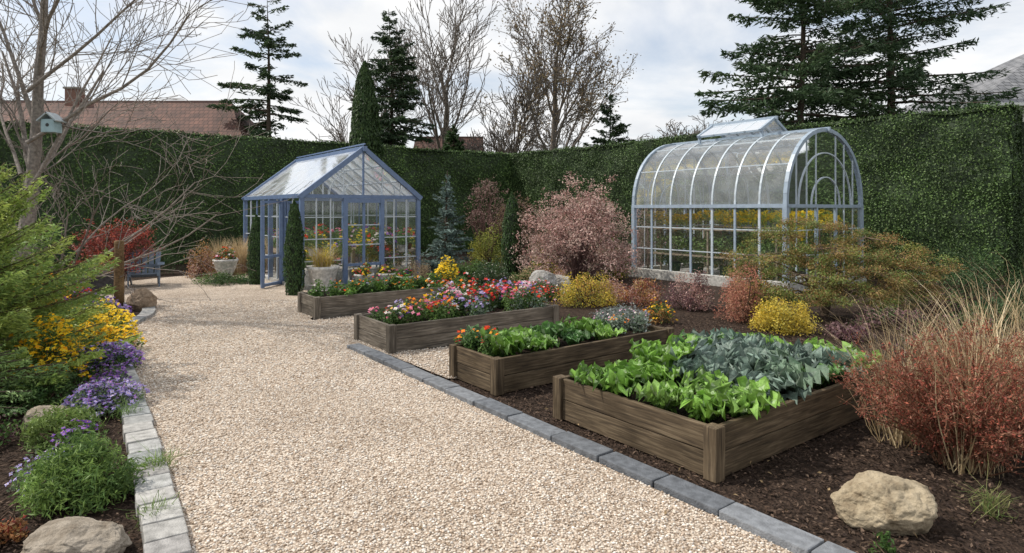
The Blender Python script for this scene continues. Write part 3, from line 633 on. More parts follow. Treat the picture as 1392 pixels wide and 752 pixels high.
    for _ in range(8): cs.append((random.uniform(.8,2.0),random.uniform(2.4,4.2),.6+random.uniform(-.2,.5)))
    cs=np.array(cs);K=len(cs);parts=[leafcloud(cs,(.19,.19,.2),12000,.07,[(.12,.20,.06),(.17,.26,.08),(.09,.16,.05)],1,.5,.5,.2)]
    n=850;kk=rng.integers(0,K,n);d=ru(n);d[:,2]=np.abs(d[:,2]);kp=kk%6
    for gi,fp in enumerate((FR,FYP,FPK,FP,FW,FYP)):
        s=kp==gi;parts+=flowers((cs[kk]+d*.23)[s],.1,fp)
    build('potted_flowers',parts,[M_bark,M_leaf,M_petal],e)
    pots=[lathe([(.08,0),(.12,.16),(.125,.16),(.1,.15)],12,(.38,.17,.09) if i%2 else (.6,.58,.55),0,(c[0],c[1],.72)) for i,c in enumerate(cs[:24])]
    for i in range(7): pots.append(lathe([(.001,0),(.12,0),(.17,.3),(.18,.32),(.15,.3),(.001,.28)],16,(.62,.6,.57),0,(.3+i*.37,.35+.1*(i%2),.05)))
    build('flower_pots',pots,[M_stone],e)
gh_gable()
def gh_arch():
    W,Ln,E=3.39,4.22,1.83;H=W/2;RS=1.72;e=empty('greenhouse',(5.76,13.16,0),ROT);B=(.30,.37,.45);G=(.47,.53,.58);F=[]
    st=(.42,.41,.38)
    build('base_wall',[box((-.1,-.1,-.05),(W+.1,.1,.22),st),box((-.1,Ln-.1,-.05),(W+.1,Ln+.1,.22),st),box((-.1,.1,-.05),(.1,Ln-.1,.218),st),box((W-.1,.1,-.05),(W+.1,Ln-.1,.218),st)],[M_stone],e)
    build('floor',[box((.101,.101,-.04),(W-.101,Ln-.101,.1),(.4,.38,.35))],[M_stone],e)
    pt=lambda a,k=1.0:(H-H*k*math.cos(a),E+RS*k*math.sin(a)**.93)
    for (x,y) in ((0,0),(W,0),(0,Ln),(W,Ln)): F.append(beam((x,y,.22),(x,y,E),.1,.1,B))
    for x in (0,W):F.append(beam((x,-.05,E),(x,Ln+.05,E),.09,.08,B))
    th=np.linspace(0,math.pi,25)
    ny=7
    for i in range(ny+1):
        y=Ln*i/ny;w=.085 if i in (0,ny) else .032;c=G if i not in (0,ny) else B
        for a,b_ in zip(th[:-1],th[1:]):
            x0,z0=pt(a);x1,z1=pt(b_);F.append(beam((x0,y,z0),(x1,y,z1),w,w if i in(0,ny) else .045,c,up=(0,1,0)))
        if 0<i<ny:
            for x in (0,W):F.append(beam((x,y,.22),(x,y,E-.04),.035,.05,B if i%2==0 else G))
    for k in (4,8,16,20):
        x,z=pt(th[k]);F.append(beam((x,0,z),(x,Ln,z),.03,.03,G))
    F.append(beam((H,-.1,E+RS+.02),(H,Ln+.1,E+RS+.02),.07,.09,B))
    for z in (.75,1.3):
        for x in (0,W):F.append(beam((x,.05,z),(x,Ln-.05,z),.022,.024,G))
    for y in (0,Ln):
        F.append(beam((.05,y,E),(W-.05,y,E),.07,.07,B))
        for z in (.75,1.3):F.append(beam((.05,y,z),(W-.05,y,z),.022,.024,G))
        for x in (.42,.85,1.25,2.14,2.54,2.97):
            F.append(beam((x,y,.22),(x,y,E-.03),.026,.026,G))
            zt=E+RS*math.sqrt(max(0,1-((x-H)/H)**2));F.append(beam((x,y,E+.03),(x,y,zt-.04),.026,.026,G))
        for x in (1.26,2.13):F.append(beam((x,y-.004,.22),(x,y-.004,E-.03),.06,.06,B))
        for kk in (.38,.7):
            for a,b_ in zip(th[:-1],th[1:]):
                x0,z0=pt(a,kk);x1,z1=pt(b_,kk);F.append(beam((x0,y-.003,z0),(x1,y-.003,z1),.028,.028,G,up=(0,1,0)))
    build('frame',F,[M_paint],e)
    lt=[];y0,y1=1.25,3.0;zb=E+RS*.93;zt=E+RS+.22;hw=.55
    for y in (y0,y1):
        for s in (-1,1):
            lt.append(beam((H+s*hw,y,zb-.12),(H+s*hw,y,zt-.12),.06,.06,B));lt.append(beam((H+s*(hw+.08),y,zt-.14),(H,y,zt+.2),.06,.06,B))
    for s in (-1,1):
        for z in (zb,zt-.13): lt.append(beam((H+s*hw,y0,z),(H+s*hw,y1,z),.055,.055,B))
        for y in np.linspace(y0,y1,5)[1:-1]: lt.append(beam((H+s*(hw+.05),y,zt-.12),(H,y,zt+.19),.03,.03,G))
    lt.append(beam((H,y0-.08,zt+.21),(H,y1+.08,zt+.21),.07,.07,B));build('ridge_vent',lt,[M_paint],e)
    rg=[]
    for s in (-1,1): rg.append((np.array([(H+s*(hw+.08),y0,zt-.12),(H+s*(hw+.08),y1,zt-.12),(H,y1,zt+.2),(H,y0,zt+.2)]),[[0,1,2,3]],(1,1,1),0,False))
    P=np.array([[*[pt(a)[0]],y,pt(a)[1]] for y in (0,Ln) for a in th]);i=np.arange(24)
    rg.append((P,np.stack([i,i+1,i+26,i+25],-1),(1,1,1),0,True));build('roof_glass',rg,[M_rglass2],e)
    gl=[]
    for x in (0,W): gl.append((np.array([(x,0,.22),(x,Ln,.22),(x,Ln,E),(x,0,E)],float),[[0,1,2,3]],(1,1,1),0,False))
    for y in (0,Ln):
        gl.append((np.array([(0,y,.22),(W,y,.22),(W,y,E),(0,y,E)],float),[[0,1,2,3]],(1,1,1),0,False))
        v=np.array([(pt(a)[0],y,pt(a)[1]) for a in th]);gl.append((v,[list(range(25))],(1,1,1),0,False))
    build('wall_glass',gl,[M_glass],e)
    b=[]
    for z in (.6,1.25):
        for (x0,x1) in ((.2,.8),(2.6,3.2)):
            b.append(box((x0,.3,z),(x1,4.0,z+.03),(.3,.25,.18)))
    for (x0,x1) in ((.2,.8),(2.6,3.2)):
        for y in (.35,2.1,3.95):
            for x in (x0+.04,x1-.04): b.append(beam((x,y,.1),(x,y,1.25),.04,.04,(.3,.25,.18)))
    build('staging_bench',b,[M_stone],e)
    cs=[];cf=[]
    for x in (.45,2.9):
        for y in np.arange(.4,4.0,.26):
            cs.append((x,y,.85+random.uniform(0,.15)));cf.append((x,y+random.uniform(-.1,.1),1.5+random.uniform(-.05,.1)))
    for _ in range(16): cf.append((random.uniform(.9,2.5),random.uniform(.3,1.0),random.uniform(1.0,1.6)))
    for _ in range(34): cs.append((random.uniform(.3,3.1),random.uniform(.25,3.9),random.uniform(.3,1.1)))
    cs=np.array(cs);cf=np.array(cf);parts=[leafcloud(cs,(.25,.25,.24),16000,.07,[(.12,.20,.06),(.17,.26,.08),(.09,.16,.05)],1,.5,.5,.2),leafcloud(cf,(.22,.2,.12),8000,.06,[(.5,.42,.05),(.4,.4,.06),(.25,.34,.06)],1,.5,.5,.2,.5)]
    n=1700;kk=rng.integers(0,len(cf),n);d=ru(n);d[:,2]=np.abs(d[:,2]);parts+=flowers(cf[kk]+d*np.array([.25,.23,.14]),.085,FYP,2,.6)
    n=120;kk=rng.integers(0,len(cs),n);parts+=flowers(cs[kk]+ru(n)*.25,.08,FYP+FW+FPK)
    build('potted_flowers',parts,[M_bark,M_leaf,M_petal],e)
    pots=[]
    for (x,y) in ((.5,.5),(.5,1.1),(.55,1.8),(.5,2.6),(.5,3.3)): pots.append(lathe([(.001,0),(.13,0),(.17,.3),(.18,.3),(.15,.28),(.001,.28)],16,(.04,.1,.05),0,(x,y,.1)))
    build('plant_pots',pots,[M_stone],e)
gh_arch()

# ---------------- shrubs of the middle ground ----------------
def tree_shrub(name,x,y,h,r,pal,n,leaf,col=(.12,.07,.06),K=60,low=.32):
    cs=domec((x,y,h*low),r,r,h*(1-low),K,.55);parts=[twigs((x,y,0),cs,.016,col,0,.25,5,5)]
    extra=cs[rng.integers(0,K,K*5)];ex2=extra+rng.normal(0,.16*r,(K*5,3));parts.append(tubes(extra,ex2,np.full(K*5,.006),np.full(K*5,.003),3,col,0))
    cc=np.concatenate([cs,ex2]);parts.append(leafcloud(cc,(.13*r,.13*r,.09*r),n,leaf,pal,1,.5,.4,.1,.3))
    return build(name,parts,[M_bark,M_leaf])
tree_shrub('pink_weeping_cherry',1.65,15.5,2.5,1.5,[(.40,.25,.22),(.46,.33,.29),(.30,.17,.15),(.38,.29,.24)],20000,.055,(.16,.1,.09),110,.16)
tree_shrub('red_maple_shrub',-8.9,14.0,1.55,.95,RED,6000,.05,(.15,.06,.05),50)
tree_shrub('plum_tree',-.8,20.8,3.1,.85,[(.2,.12,.11),(.25,.17,.14)],1600,.06,(.14,.08,.07),50)
tree_shrub('copper_shrub',.1,20.5,2.3,.8,[(.2,.13,.1),(.16,.12,.06)],2000,.06,(.14,.08,.07),40)
shrub('orange_shrub',-8.1,16.2,.5,1.05,ORG+PNK,2600,.045)
shrub('orange_shrub',-7.0,16.9,.45,.85,PNK,1800,.045)
build('tan_ornamental_grass',[blades(-7.3,16.8,700,1.15,.45,TAN,.014,.2)],[M_bark,M_leaf])
build('tan_ornamental_grass',[blades(-7.75,16.6,500,1.1,.4,TAN,.014,.2)],[M_bark,M_leaf])
shrub('groundcover_shrub',-6.75,14.7,.8,.36,GREEN+DKG,4200,.04,34,.3)
column('columnar_cypress',-4.44,12.75,.2,1.93,DKG+GREEN[:1],4200,.05)
column('columnar_cypress',-5.95,14.55,.19,1.62,DKG+GREEN[:1],3200,.05)
column('columnar_cypress',0.0,16.4,.27,2.2,DKG+GREEN[:1],3600,.06)
column('tall_cypress',-5.25,22.3,.62,7.0,[(.035,.065,.02),(.05,.085,.025),(.025,.05,.016)],13000,.13)
conifer('blue_spruce',-1.87,17.6,2.85,.88,.15,[(.12,.17,.155),(.16,.22,.20),(.09,.13,.115)],.17,8,52,.12,.35,.0,.7,.9)
shrub('golden_privet',-.67,18.4,.75,1.4,[(.2,.22,.04),(.28,.27,.05),(.13,.16,.03)],4500,.05)
shrub('heather_mound',-2.35,14.3,.68,.78,TAN+[(.3,.22,.16)],5500,.035,34,asp=.3)
shrub('yellow_daisy_mound',-1.4,13.4,.38,.74,GREEN+YEL,2500,.045,20,fl=FYP,fn=320,fs=.07)
shrub('boxwood_ball',-.46,13.9,.5,.72,DKG+[(.06,.10,.05)],4500,.04,30,fl=[(.6,.6,.55)],fn=90,fs=.03)
shrub('boxwood_ball',-1.95,12.9,.32,.38,GREEN,1800,.035)
shrub('yellow_shrub',2.72,15.8,.4,.9,YEL+GREEN,2200,.045)
shrub('golden_spirea',1.35,11.5,.62,.72,YEL+[(.38,.22,.06)],6500,.035,40)
shrub('rust_heather',2.35,11.7,.6,.55,ORG+RED+PNK,5000,.035,34)
shrub('purple_barberry',3.15,11.1,.5,.82,PUR+PNK,5200,.035,34)
shrub('red_barberry',3.65,9.9,.46,1.0,[(.34,.14,.10),(.28,.11,.08),(.38,.2,.13)],6500,.032,36,asp=.35,outw=.2)
shrub('golden_spirea',3.9,9.0,.5,.56,[(.45,.34,.04),(.5,.38,.06),(.32,.28,.05)],5500,.035,34)
shrub('orange_flower_clump',2.3,9.7,.3,.38,GREEN+ORG,1500,.035,fl=FO+FY,fn=80,fs=.045)
shrub('sage_clump',1.75,9.9,.5,.28,[(.16,.19,.17),(.2,.22,.22)],2200,.035)
shrub('flowering_clump',.6,12.4,.5,.4,GREEN,2200,.04,fl=FW+FR+[(.6,.25,.35)],fn=200,fs=.055)
shrub('flowering_clump',-.2,12.2,.5,.42,GREEN,2200,.04,fl=FP+FR,fn=180,fs=.055)
shrub('flowering_clump',.2,11.3,.45,.4,GREEN,2200,.04,fl=FW+FY+FR,fn=180,fs=.055)
shrub('rust_heather',.95,14.2,.45,.5,PNK+ORG,2500,.035)
shrub('rust_heather',1.95,12.6,.5,.5,PNK+ORG,2500,.035)
shrub('green_shrub',4.6,12.3,.5,.55,GREEN,2600,.04)
shrub('green_shrub',4.2,10.9,.5,.7,GREEN+YEL,2600,.04)
def jmaple():
    x,y=5.2,10.4;lay=[(-1.05,-.1,1.0,.55),(-.5,.3,1.35,.55),(.1,-.2,1.12,.62),(.75,.1,1.28,.62),(1.2,-.2,1.0,.55),(1.5,.3,.78,.5),(-.65,-.5,.72,.5),(.35,-.55,.8,.55),(1.0,-.6,.62,.5),(0,.2,1.5,.45),(-1.15,.2,.75,.45),(-.3,0,.95,.5),(.6,-.2,.95,.5),(1.45,-.4,.45,.45),(-1.0,-.4,.42,.4),(.1,-.7,.5,.4),(.6,-.75,.38,.35),(-.5,-.7,.4,.35)]
    segs=[];cs=[];rd=[];forks=[np.array([x-.12,y,.32]),np.array([x+.1,y+.05,.38]),np.array([x+.02,y-.08,.28])]
    for fk in forks: segs+= [(np.array([x,y,-.02]),(np.array([x,y,0])+fk)/2+np.array([.02,0,.02]),.06,.05),((np.array([x,y,0])+fk)/2+np.array([.02,0,.02]),fk,.05,.042)]
    for li,(a,b_,z,r) in enumerate(lay):
        q=np.array([x+a,y+b_,z]);fk=min(forks,key=lambda f:abs(f[0]-x-a*.12));prev=fk
        for i in range(1,7):
            t=i/6;m=fk+(q-fk)*np.array([t**1.25,t**1.25,t**.7]);m=m+rng.normal(0,.03,3);segs.append((prev,m,.026*(1-.8*(i-1)/6),.026*(1-.8*t)));prev=m
        for _ in range(15):
            o=np.array([random.uniform(-1,1)*r,random.uniform(-1,1)*r,random.uniform(-.12,.12)]);o[2]-=.25*(o[0]**2+o[1]**2);cs.append(q+o*.9);rd.append((.19,.19,.08));segs.append((q,q+o*.9,.007,.003))
    build('japanese_maple',[segpart(segs,6,(.15,.11,.08)),leafcloud(np.array(cs),np.array(rd),44000,.038,[(.20,.13,.05),(.15,.16,.04),(.24,.15,.06),(.11,.14,.035),(.12,.16,.04),(.24,.18,.06)],1,.4,.2,.1,.6)],[M_bark,M_leaf])
jmaple()
for (x,y,r,h,p) in ((8.6,12.2,.9,1.1,DKG),(10.0,13.4,1.0,1.3,DKG),(7.4,11.0,.6,.5,PUR+DKG),(6.3,8.6,.6,.35,PUR+DKG),(5.2,7.6,.5,.3,DKG+PUR),(7.2,9.3,.7,.5,DKG),(4.6,8.5,.35,.25,PUR),(5.6,9.2,.6,.4,DKG+PUR),(8.2,10.2,.8,.7,DKG)):
    shrub('border_shrub',x,y,r,h,p,3000,.045)
for i in range(12):
    t=i/11;p=np.array([-17,16.2])*(1-t)+np.array([-1.5,26.2])*t
    shrub('border_shrub',p[0]+random.uniform(-.4,.4),p[1],random.uniform(.6,1.0),random.uniform(.6,1.3),random.choice([DKG,GREEN,GREEN+PUR,ORG+DKG]),1800,.06)
for i in range(9):
    t=i/8;p=np.array([1.2,25.2])*(1-t)+np.array([9.6,16.0])*t
    if 3.0<p[0]<8.9 and t>.55: continue
    shrub('border_shrub',p[0],p[1],random.uniform(.6,1.0),random.uniform(.7,1.5),random.choice([DKG,GREEN,ORG+GREEN]),1800,.06)
for (x,y,r,h,p) in ((-.9,16.2,.7,.6,GREEN),(.9,17.5,.6,.8,GREEN+YEL),(2.6,18.3,.8,1.1,GREEN),(-3.2,18.8,.7,1.0,DKG),(.4,15.0,.5,.45,TAN+GREEN),(-10.8,13.5,.9,.9,DKG),(-11.5,11.8,.9,1.0,ORG+DKG),(-9.9,12.2,.5,.5,PUR+GREEN),(-9.6,16.8,.8,.9,DKG)):
    shrub('border_shrub',x,y,r,h,p,2400,.05)

# ---------------- rocks ----------------
import bmesh
from mathutils import noise as mnoise
rr_=random.Random(11)
def rock(name,x,y,sx,sy,sz,col,seed,z=0,rz=0):
    bm=bmesh.new();bmesh.ops.create_icosphere(bm,subdivisions=6,radius=1);sd=Vector((seed*3.1,seed*1.7,seed))
    pl=[(Vector((rr_.gauss(0,1),rr_.gauss(0,1),rr_.gauss(0,.7)+.3)).normalized(),rr_.uniform(.76,.92)) for _ in range(13)]
    for v in bm.verts:
        p=v.co.copy()
        for (nv,dd) in pl:
            k=p.dot(nv)-dd
            if k>0: p-=nv*k*.85
        r1=abs(mnoise.noise(v.co*2.2+sd))
        p+=v.co*(.10*mnoise.noise(v.co*1.3+sd)-.09*(.3-r1)+.05*mnoise.noise(v.co*5+sd)+.03*mnoise.noise(v.co*12+sd));v.co=p
    V=np.array([v.co[:] for v in bm.verts])*np.array([sx,sy,sz]);F=np.array([[v.index for v in f.verts] for f in bm.faces]);bm.free()
    return build(name,[(V,F,col,0,True)],[M_rock],None,(x,y,z+sz*.6),rz)
rock('boulder',2.1,3.52,.28,.2,.165,(.46,.39,.28),1,rz=-.15)
rock('boulder',-2.18,3.15,.25,.2,.11,(.36,.32,.27),2)
rock('boulder',-3.75,5.05,.17,.14,.11,(.36,.32,.26),3)
rock('boulder',-6.45,10.9,.24,.2,.24,(.30,.23,.17),4)
rock('boulder',.62,13.2,.34,.25,.3,(.36,.36,.36),5)
rock('boulder',1.05,13.5,.25,.2,.22,(.38,.37,.36),6)
rock('boulder',-4.4,7.2,.13,.12,.09,(.33,.3,.26),7)

# ---------------- left foreground border ----------------
JN=[(.24,.31,.07),(.33,.38,.09),(.17,.25,.06),(.13,.20,.06)]
conifer('golden_juniper',-5.3,6.1,2.0,1.35,.12,JN,.07,8,330,.055,.26,.1,.8,.5,tr=.04,droop=.1,wid=.25,curl=.1,thick=.05,tcol=(.14,.12,.06))
conifer('spreading_juniper',-4.7,5.0,.6,1.05,.1,[(.14,.22,.08),(.2,.28,.09),(.10,.17,.07)],.06,7,280,.045,.24,.1,.4,.5,tr=.03,droop=.15,wid=.2,thick=.05)
conifer('spreading_juniper',-5.75,7.6,.9,.8,.1,JN,.09,7,180,.055,.22,.0,.4,.5,tr=.03,droop=.1,wid=.2,thick=.05)
shrub('yellow_flower_drift',-4.95,7.5,.5,.45,GREEN,3000,.035,30,fl=FYP+FY,fn=1100,fs=.048)
shrub('yellow_flower_drift',-5.75,8.5,.55,.55,GREEN,3000,.035,30,fl=FYP,fn=1000,fs=.048)
shrub('yellow_flower_drift',-4.45,6.0,.42,.8,GREEN,2600,.035,30,fl=FY+FYP,fn=800,fs=.045)
shrub('yellow_flower_drift',-6.6,8.7,.6,.95,GREEN+YEL,3500,.035,30,fl=FY+FO,fn=900,fs=.048)
shrub('yellow_flower_drift',-5.3,8.1,.4,.4,GREEN,2000,.035,24,fl=FYP,fn=600,fs=.048)
shrub('purple_aster_clump',-4.4,6.75,.45,.32,GREEN,2400,.035,28,fl=FP+FL,fn=800,fs=.045)
shrub('lavender_flower_clump',-3.55,5.45,.34,.28,[(.1,.15,.07),(.14,.18,.1)],2600,.03,28,fl=FL+FP[1:2],fn=700,fs=.038)
shrub('lavender_flower_clump',-3.95,6.1,.22,.22,[(.1,.15,.07),(.14,.18,.1)],1400,.03,18,fl=FP,fn=260,fs=.038)
shrub('purple_aster_clump',-6.6,10.0,.45,.4,GREEN,2300,.035,26,fl=FP+FL,fn=600,fs=.05)
shrub('purple_aster_clump',-7.7,10.8,.5,.6,GREEN,2300,.035,26,fl=FP+FR,fn=500,fs=.055)
shrub('orange_flower_clump',-7.2,9.6,.5,.65,GREEN+ORG,2300,.035,26,fl=FO+FY,fn=500,fs=.05)
shrub('lavender_flower_clump',-2.95,3.95,.2,.25,[(.1,.15,.07),(.14,.18,.1)],1300,.025,18,fl=FL,fn=160,fs=.03)
shrub('purple_aster_clump',-3.1,4.45,.16,.3,GREEN,900,.03,14,fl=FP,fn=50,fs=.04)
shrub('fern_shrub',-2.62,3.8,.37,.42,[(.12,.19,.05),(.16,.24,.06),(.08,.14,.04)],9000,.048,60,.26,asp=.2,outw=.1,up=.4)
shrub('fern_shrub',-3.4,4.75,.3,.3,[(.11,.17,.045),(.16,.22,.06)],5000,.045,40,.24,asp=.22,outw=.1)
shrub('bronze_heuchera',-2.72,3.3,.16,.16,ORG+RED,1500,.03,16)
shrub('green_shrub',-4.1,5.5,.3,.3,GREEN,2200,.03,26)
shrub('green_shrub',-4.0,4.6,.35,.3,GREEN+PUR,2600,.03,26)
build('mixed_grass_tufts',[blades(-2.35,4.15,90,.2,.14,[(.1,.17,.04),(.16,.22,.06)],.006,.05),blades(-3.2,5.2,80,.2,.14,[(.1,.17,.04)],.006,.05),blades(-2.0,3.5,60,.14,.1,[(.12,.18,.05)],.006,.04),blades(2.75,3.6,70,.18,.12,[(.12,.18,.05),(.2,.2,.08)],.006,.04)],[M_bark,M_leaf])

# ---------------- right foreground ----------------
def red_shrub():
    cx,cy=3.12,4.3;n=190;P0=[];P1=[];R0=[];R1=[];LP=[];LU=[]
    for i in range(n):
        a=random.uniform(0,6.28);b=np.array([cx+math.cos(a)*random.uniform(0,.2),cy+math.sin(a)*random.uniform(0,.2),0]);out=random.uniform(.05,.72);h=random.uniform(.4,1.1)*(1-.35*out)
        dv=np.array([math.cos(a),math.sin(a),0]);prev=b
        for k in range(1,8):
            t=k/7;p=b+dv*out*t**1.3+np.array([0,0,h*(t-.12*t**3)])+rng.normal(0,.012,3);P0.append(prev);P1.append(p);R0.append(.005*(1-t*.6)+.001);R1.append(.004*(1-t*.6)+.001)
            if k>1:
                for _ in range(3):
                    tw=p+rng.normal(0,.055,3)+np.array([0,0,.04]);P0.append(p);P1.append(tw);R0.append(.0022);R1.append(.0012)
                    m=9;u=rng.random((m,1));LP.append(p+(tw-p)*u+rng.normal(0,.012,(m,3)));LU.append(np.repeat((tw-p)[None],m,0)+rng.normal(0,.03,(m,3)))
            prev=p
    LP=np.concatenate(LP);LU=np.concatenate(LU);m=len(LP);pal=np.array([(.26,.065,.045),(.34,.10,.06),(.18,.05,.035),(.3,.15,.10),(.22,.10,.06)]);k=LP[:,2]>.02
    c=pal[rng.integers(0,5,m)]*rng.uniform(.7,1.25,(m,1));s=rng.uniform(.012,.028,m)
    build('red_heath_shrub',[tubes(P0,P1,R0,R1,4,(.2,.1,.06)),leaves(LP[k],ru(m)[k],LU[k],s[k],s[k]*.42,c[k],1)],[M_bark,M_leaf])
red_shrub()
build('dry_ornamental_grass',[blades(3.55,4.65,460,1.55,.8,TAN+[(.5,.42,.28)],.008,.28,lean=.8,k=8),blades(3.0,4.75,220,1.35,.7,TAN,.007,.25,lean=.8,k=8),blades(4.1,4.8,260,1.7,.7,TAN,.008,.3,lean=.7,k=8),blades(3.1,4.25,200,1.3,.6,TAN,.007,.2,lean=.6,k=8)],[M_bark,M_leaf])
shrub('green_shrub',3.05,3.3,.16,.2,GREEN,1500,.025,14)
shrub('weed_seedling',1.86,3.16,.07,.16,GREEN,140,.03,6)
shrub('green_shrub',4.9,6.4,.4,.3,DKG+PUR,2600,.035)

# ---------------- props ----------------
def chair():
    e=empty('adirondack_chair',(-8.35,14.2,0),.5);c=(.14,.19,.26);P=[]
    for i in range(5):P.append(box((-.27,-.28+i*.1,.3-i*.022),(.27,-.19+i*.1,.32-i*.022),c))
    build('seat',P,[M_paint],e);P=[]
    for i in range(5):
        x=-.24+i*.12;P.append(beam((x,.2,.2),(x*1.15,.48,.86-abs(i-2)*.05),.1,.02,c,up=(0,-1,.4)))
    P.append(beam((-.28,.3,.45),(.28,.3,.45),.03,.06,c));build('backrest',P,[M_paint],e);P=[]
    for s in(-1,1):
        P.append(box((s*.33-.07,-.33,.5),(s*.33+.07,.38,.52),c))
    build('armrests',P,[M_paint],e);P=[]
    for s in(-1,1):
        P.append(beam((s*.3,-.27,0),(s*.3,-.27,.5),.03,.09,c));P.append(beam((s*.27,-.3,.3),(s*.27,.5,.03),.03,.09,c));P.append(beam((s*.3,.3,.12),(s*.3,.3,.5),.03,.06,c))
    build('legs',P,[M_paint],e)
chair()
o=build('wooden_post',[lathe([(.001,0),(.085,0),(.083,.4),(.078,.9),(.08,1.16),(.07,1.19),(.001,1.195)],14)],[M_post],None,(-7.1,11.3,0))
def urn(x,y,s,pal,kind):
    e=empty('planter_urn',(x,y,0));col=(.6,.59,.56)
    build('urn',[lathe([(.001,0),(.2*s,0),(.2*s,.04*s),(.13*s,.07*s),(.15*s,.12*s),(.24*s,.3*s),(.29*s,.48*s),(.31*s,.5*s),(.31*s,.55*s),(.27*s,.55*s),(.26*s,.5*s),(.001,.5*s)],28,col)],[M_stone],e)
    if kind=='grass':
        build('plant',[blades(0,0,420,.5*s,.35*s,TAN+YEL,.012,.15*s,.5*s)],[M_bark,M_leaf],e)
    else:
        cs=domec((0,0,.5*s),.3*s,.3*s,.35*s,14,.3);parts=[leafcloud(cs,(.1*s,.1*s,.1*s),900,.05,GREEN,1)]
        parts+=flowers(cs[rng.integers(0,14,150)]+ru(150)*.12*s,.07,pal);build('plant',parts,[M_bark,M_leaf,M_petal],e)
urn(-3.93,13.0,1.05,None,'grass');urn(-7.1,15.5,.95,FR+FO+FW,'fl')
urn(-3.15,13.3,.7,FR+FYP,'fl');urn(-2.7,13.5,.7,FYP+FPK,'fl');urn(-2.3,13.4,.6,FP+FR,'fl')
e=empty('barrel_planter',(-8.5,13.0,0));build('barrel',[lathe([(.001,0),(.2,0),(.26,.2),(.27,.38),(.29,.4),(.25,.42),(.24,.36),(.001,.36)],20,(.06,.06,.065))],[M_stone],e)
build('plant',[leafcloud(domec((0,0,.4),.3,.3,.35,16,.3),(.09,.09,.09),900,.045,ORG+TAN,1)],[M_bark,M_leaf],e)
e=empty('birdhouse',(-7.18,9.75,2.95));build('box',[box((-.1,-.09,0),(.1,.09,.2),(.3,.42,.45))],[M_paint],e)
build('roof',[beam((-.15,0,.17),(.005,0,.3),.24,.02,(.35,.4,.42)),beam((.15,0,.17),(-.005,0,.303),.24,.02,(.35,.4,.42))],[M_paint],e)
tt=np.linspace(0,6.283,17)[:-1];build('entrance',[(np.stack([.028*np.cos(tt),np.full(16,-.093),.11+.028*np.sin(tt)],-1),[list(range(16))],(.01,.01,.01),0,False)],[M_paint],e)
build('bracket',[beam((0,.1,.1),(-.35,.3,.1),.025,.025,(.1,.09,.08))],[M_bark],e)

# ---------------- trees ----------------
random.seed(21)
cfg=treecfg(rm=.005,wig=.1,trop=.03,nb=[1.3,1.1,1.0,.9],ang=(22,50),st=2,rs=.5,n=[7,6,5,4,3])
bare('bare_tree',-7.95,9.8,9.0,.13,4,cfg,(.24,.21,.185),(.07,0,1),extra=[((-7.72,9.8,1.9),(.8,.1,.9),2.9,.03,1),((-7.6,9.8,2.8),(1,.3,.8),3.3,.035,1),((-7.6,9.8,3.6),(1,-.2,.6),2.9,.03,1),((-7.7,9.8,2.3),(-.6,.3,.9),2.6,.03,1)])
cfg2=treecfg(rm=.005,wig=.12,trop=.0,nb=[1.0,.9,.8,.8],ang=(20,50),st=1,rs=.6)
bare('bare_shrub',-8.6,11.8,3.2,.03,4,cfg2,(.22,.19,.165),(.3,0,1),extra=[((-8.6,11.8,0),(.9,.1,1),3.2,.03,1),((-8.6,11.8,0),(.6,-.4,1),2.8,.028,1),((-8.6,11.8,0),(1.2,.3,.9),3.3,.03,1),((-8.6,11.8,0),(-.5,.2,1),2.6,.028,1),((-8.6,11.8,.6),(1.0,.6,1.0),2.8,.022,1)])
cf=treecfg(rm=.02,wig=.09,trop=.07,nb=[1.9,1.3,1.1,1.0],ang=(18,42),ls=(.42,.66),n=[9,6,4,3,3],st=2,rs=.5)
BR=(.17,.145,.125)
bare('bare_tree',-4.6,44,18.5,.3,4,cf,BR)
bare('bare_tree',2.3,42,19,.28,4,cf,BR,(.03,0,1),leaf=(.4,2.6,[(.2,.14,.08),(.15,.12,.06)],.17,.3))
bare('bare_tree',-11.5,48,16,.22,4,cf,BR)
bare('bare_tree',-1.0,47,14,.2,4,cf,BR)
SP=[(.035,.06,.03),(.05,.08,.035),(.03,.05,.027)]
conifer('pine_tree',-15.6,40,15.5,3.7,5.0,SP,.72,6,150,.36,.28,.05,.5,.5,sparse=.28,droop=.18,tr=.25,thick=.045,wid=.24)
conifer('spruce_tree',-7.3,38,14.0,2.9,3,SP,.45,7,120,.34,.3,-.1,.5,.6,droop=.2,thick=.06)
conifer('spruce_tree',5.8,38,8.8,2.2,2.5,SP,.45,6,90,.32,.3,.0,.6,.7,thick=.06)
SR=[(.045,.078,.036),(.065,.10,.045),(.035,.062,.03)]
conifer('spruce_tree',12.6,27.5,16,5.0,2.5,SR,.6,8,240,.30,.26,-.05,.6,.55,droop=.3,wid=.2,thick=.05,sparse=.1,curl=.12)
conifer('spruce_tree',17.6,29,18,5.4,2.5,SR,.6,8,250,.30,.26,-.05,.6,.55,droop=.3,wid=.2,thick=.05,sparse=.1,curl=.12)
seg=[];grow(seg,Vector((0,0,0)),Vector((0,0,1)),4.6,.12,0,4,treecfg(rm=.022,wig=.12,trop=.05,nb=[1.5,1.1,1.0,.8],st=1))
A=np.array([s[0] for s in seg]);B_=np.array([s[1] for s in seg]);r0=np.array([s[2] for s in seg]);r1=np.array([s[3] for s in seg]);parts=[]
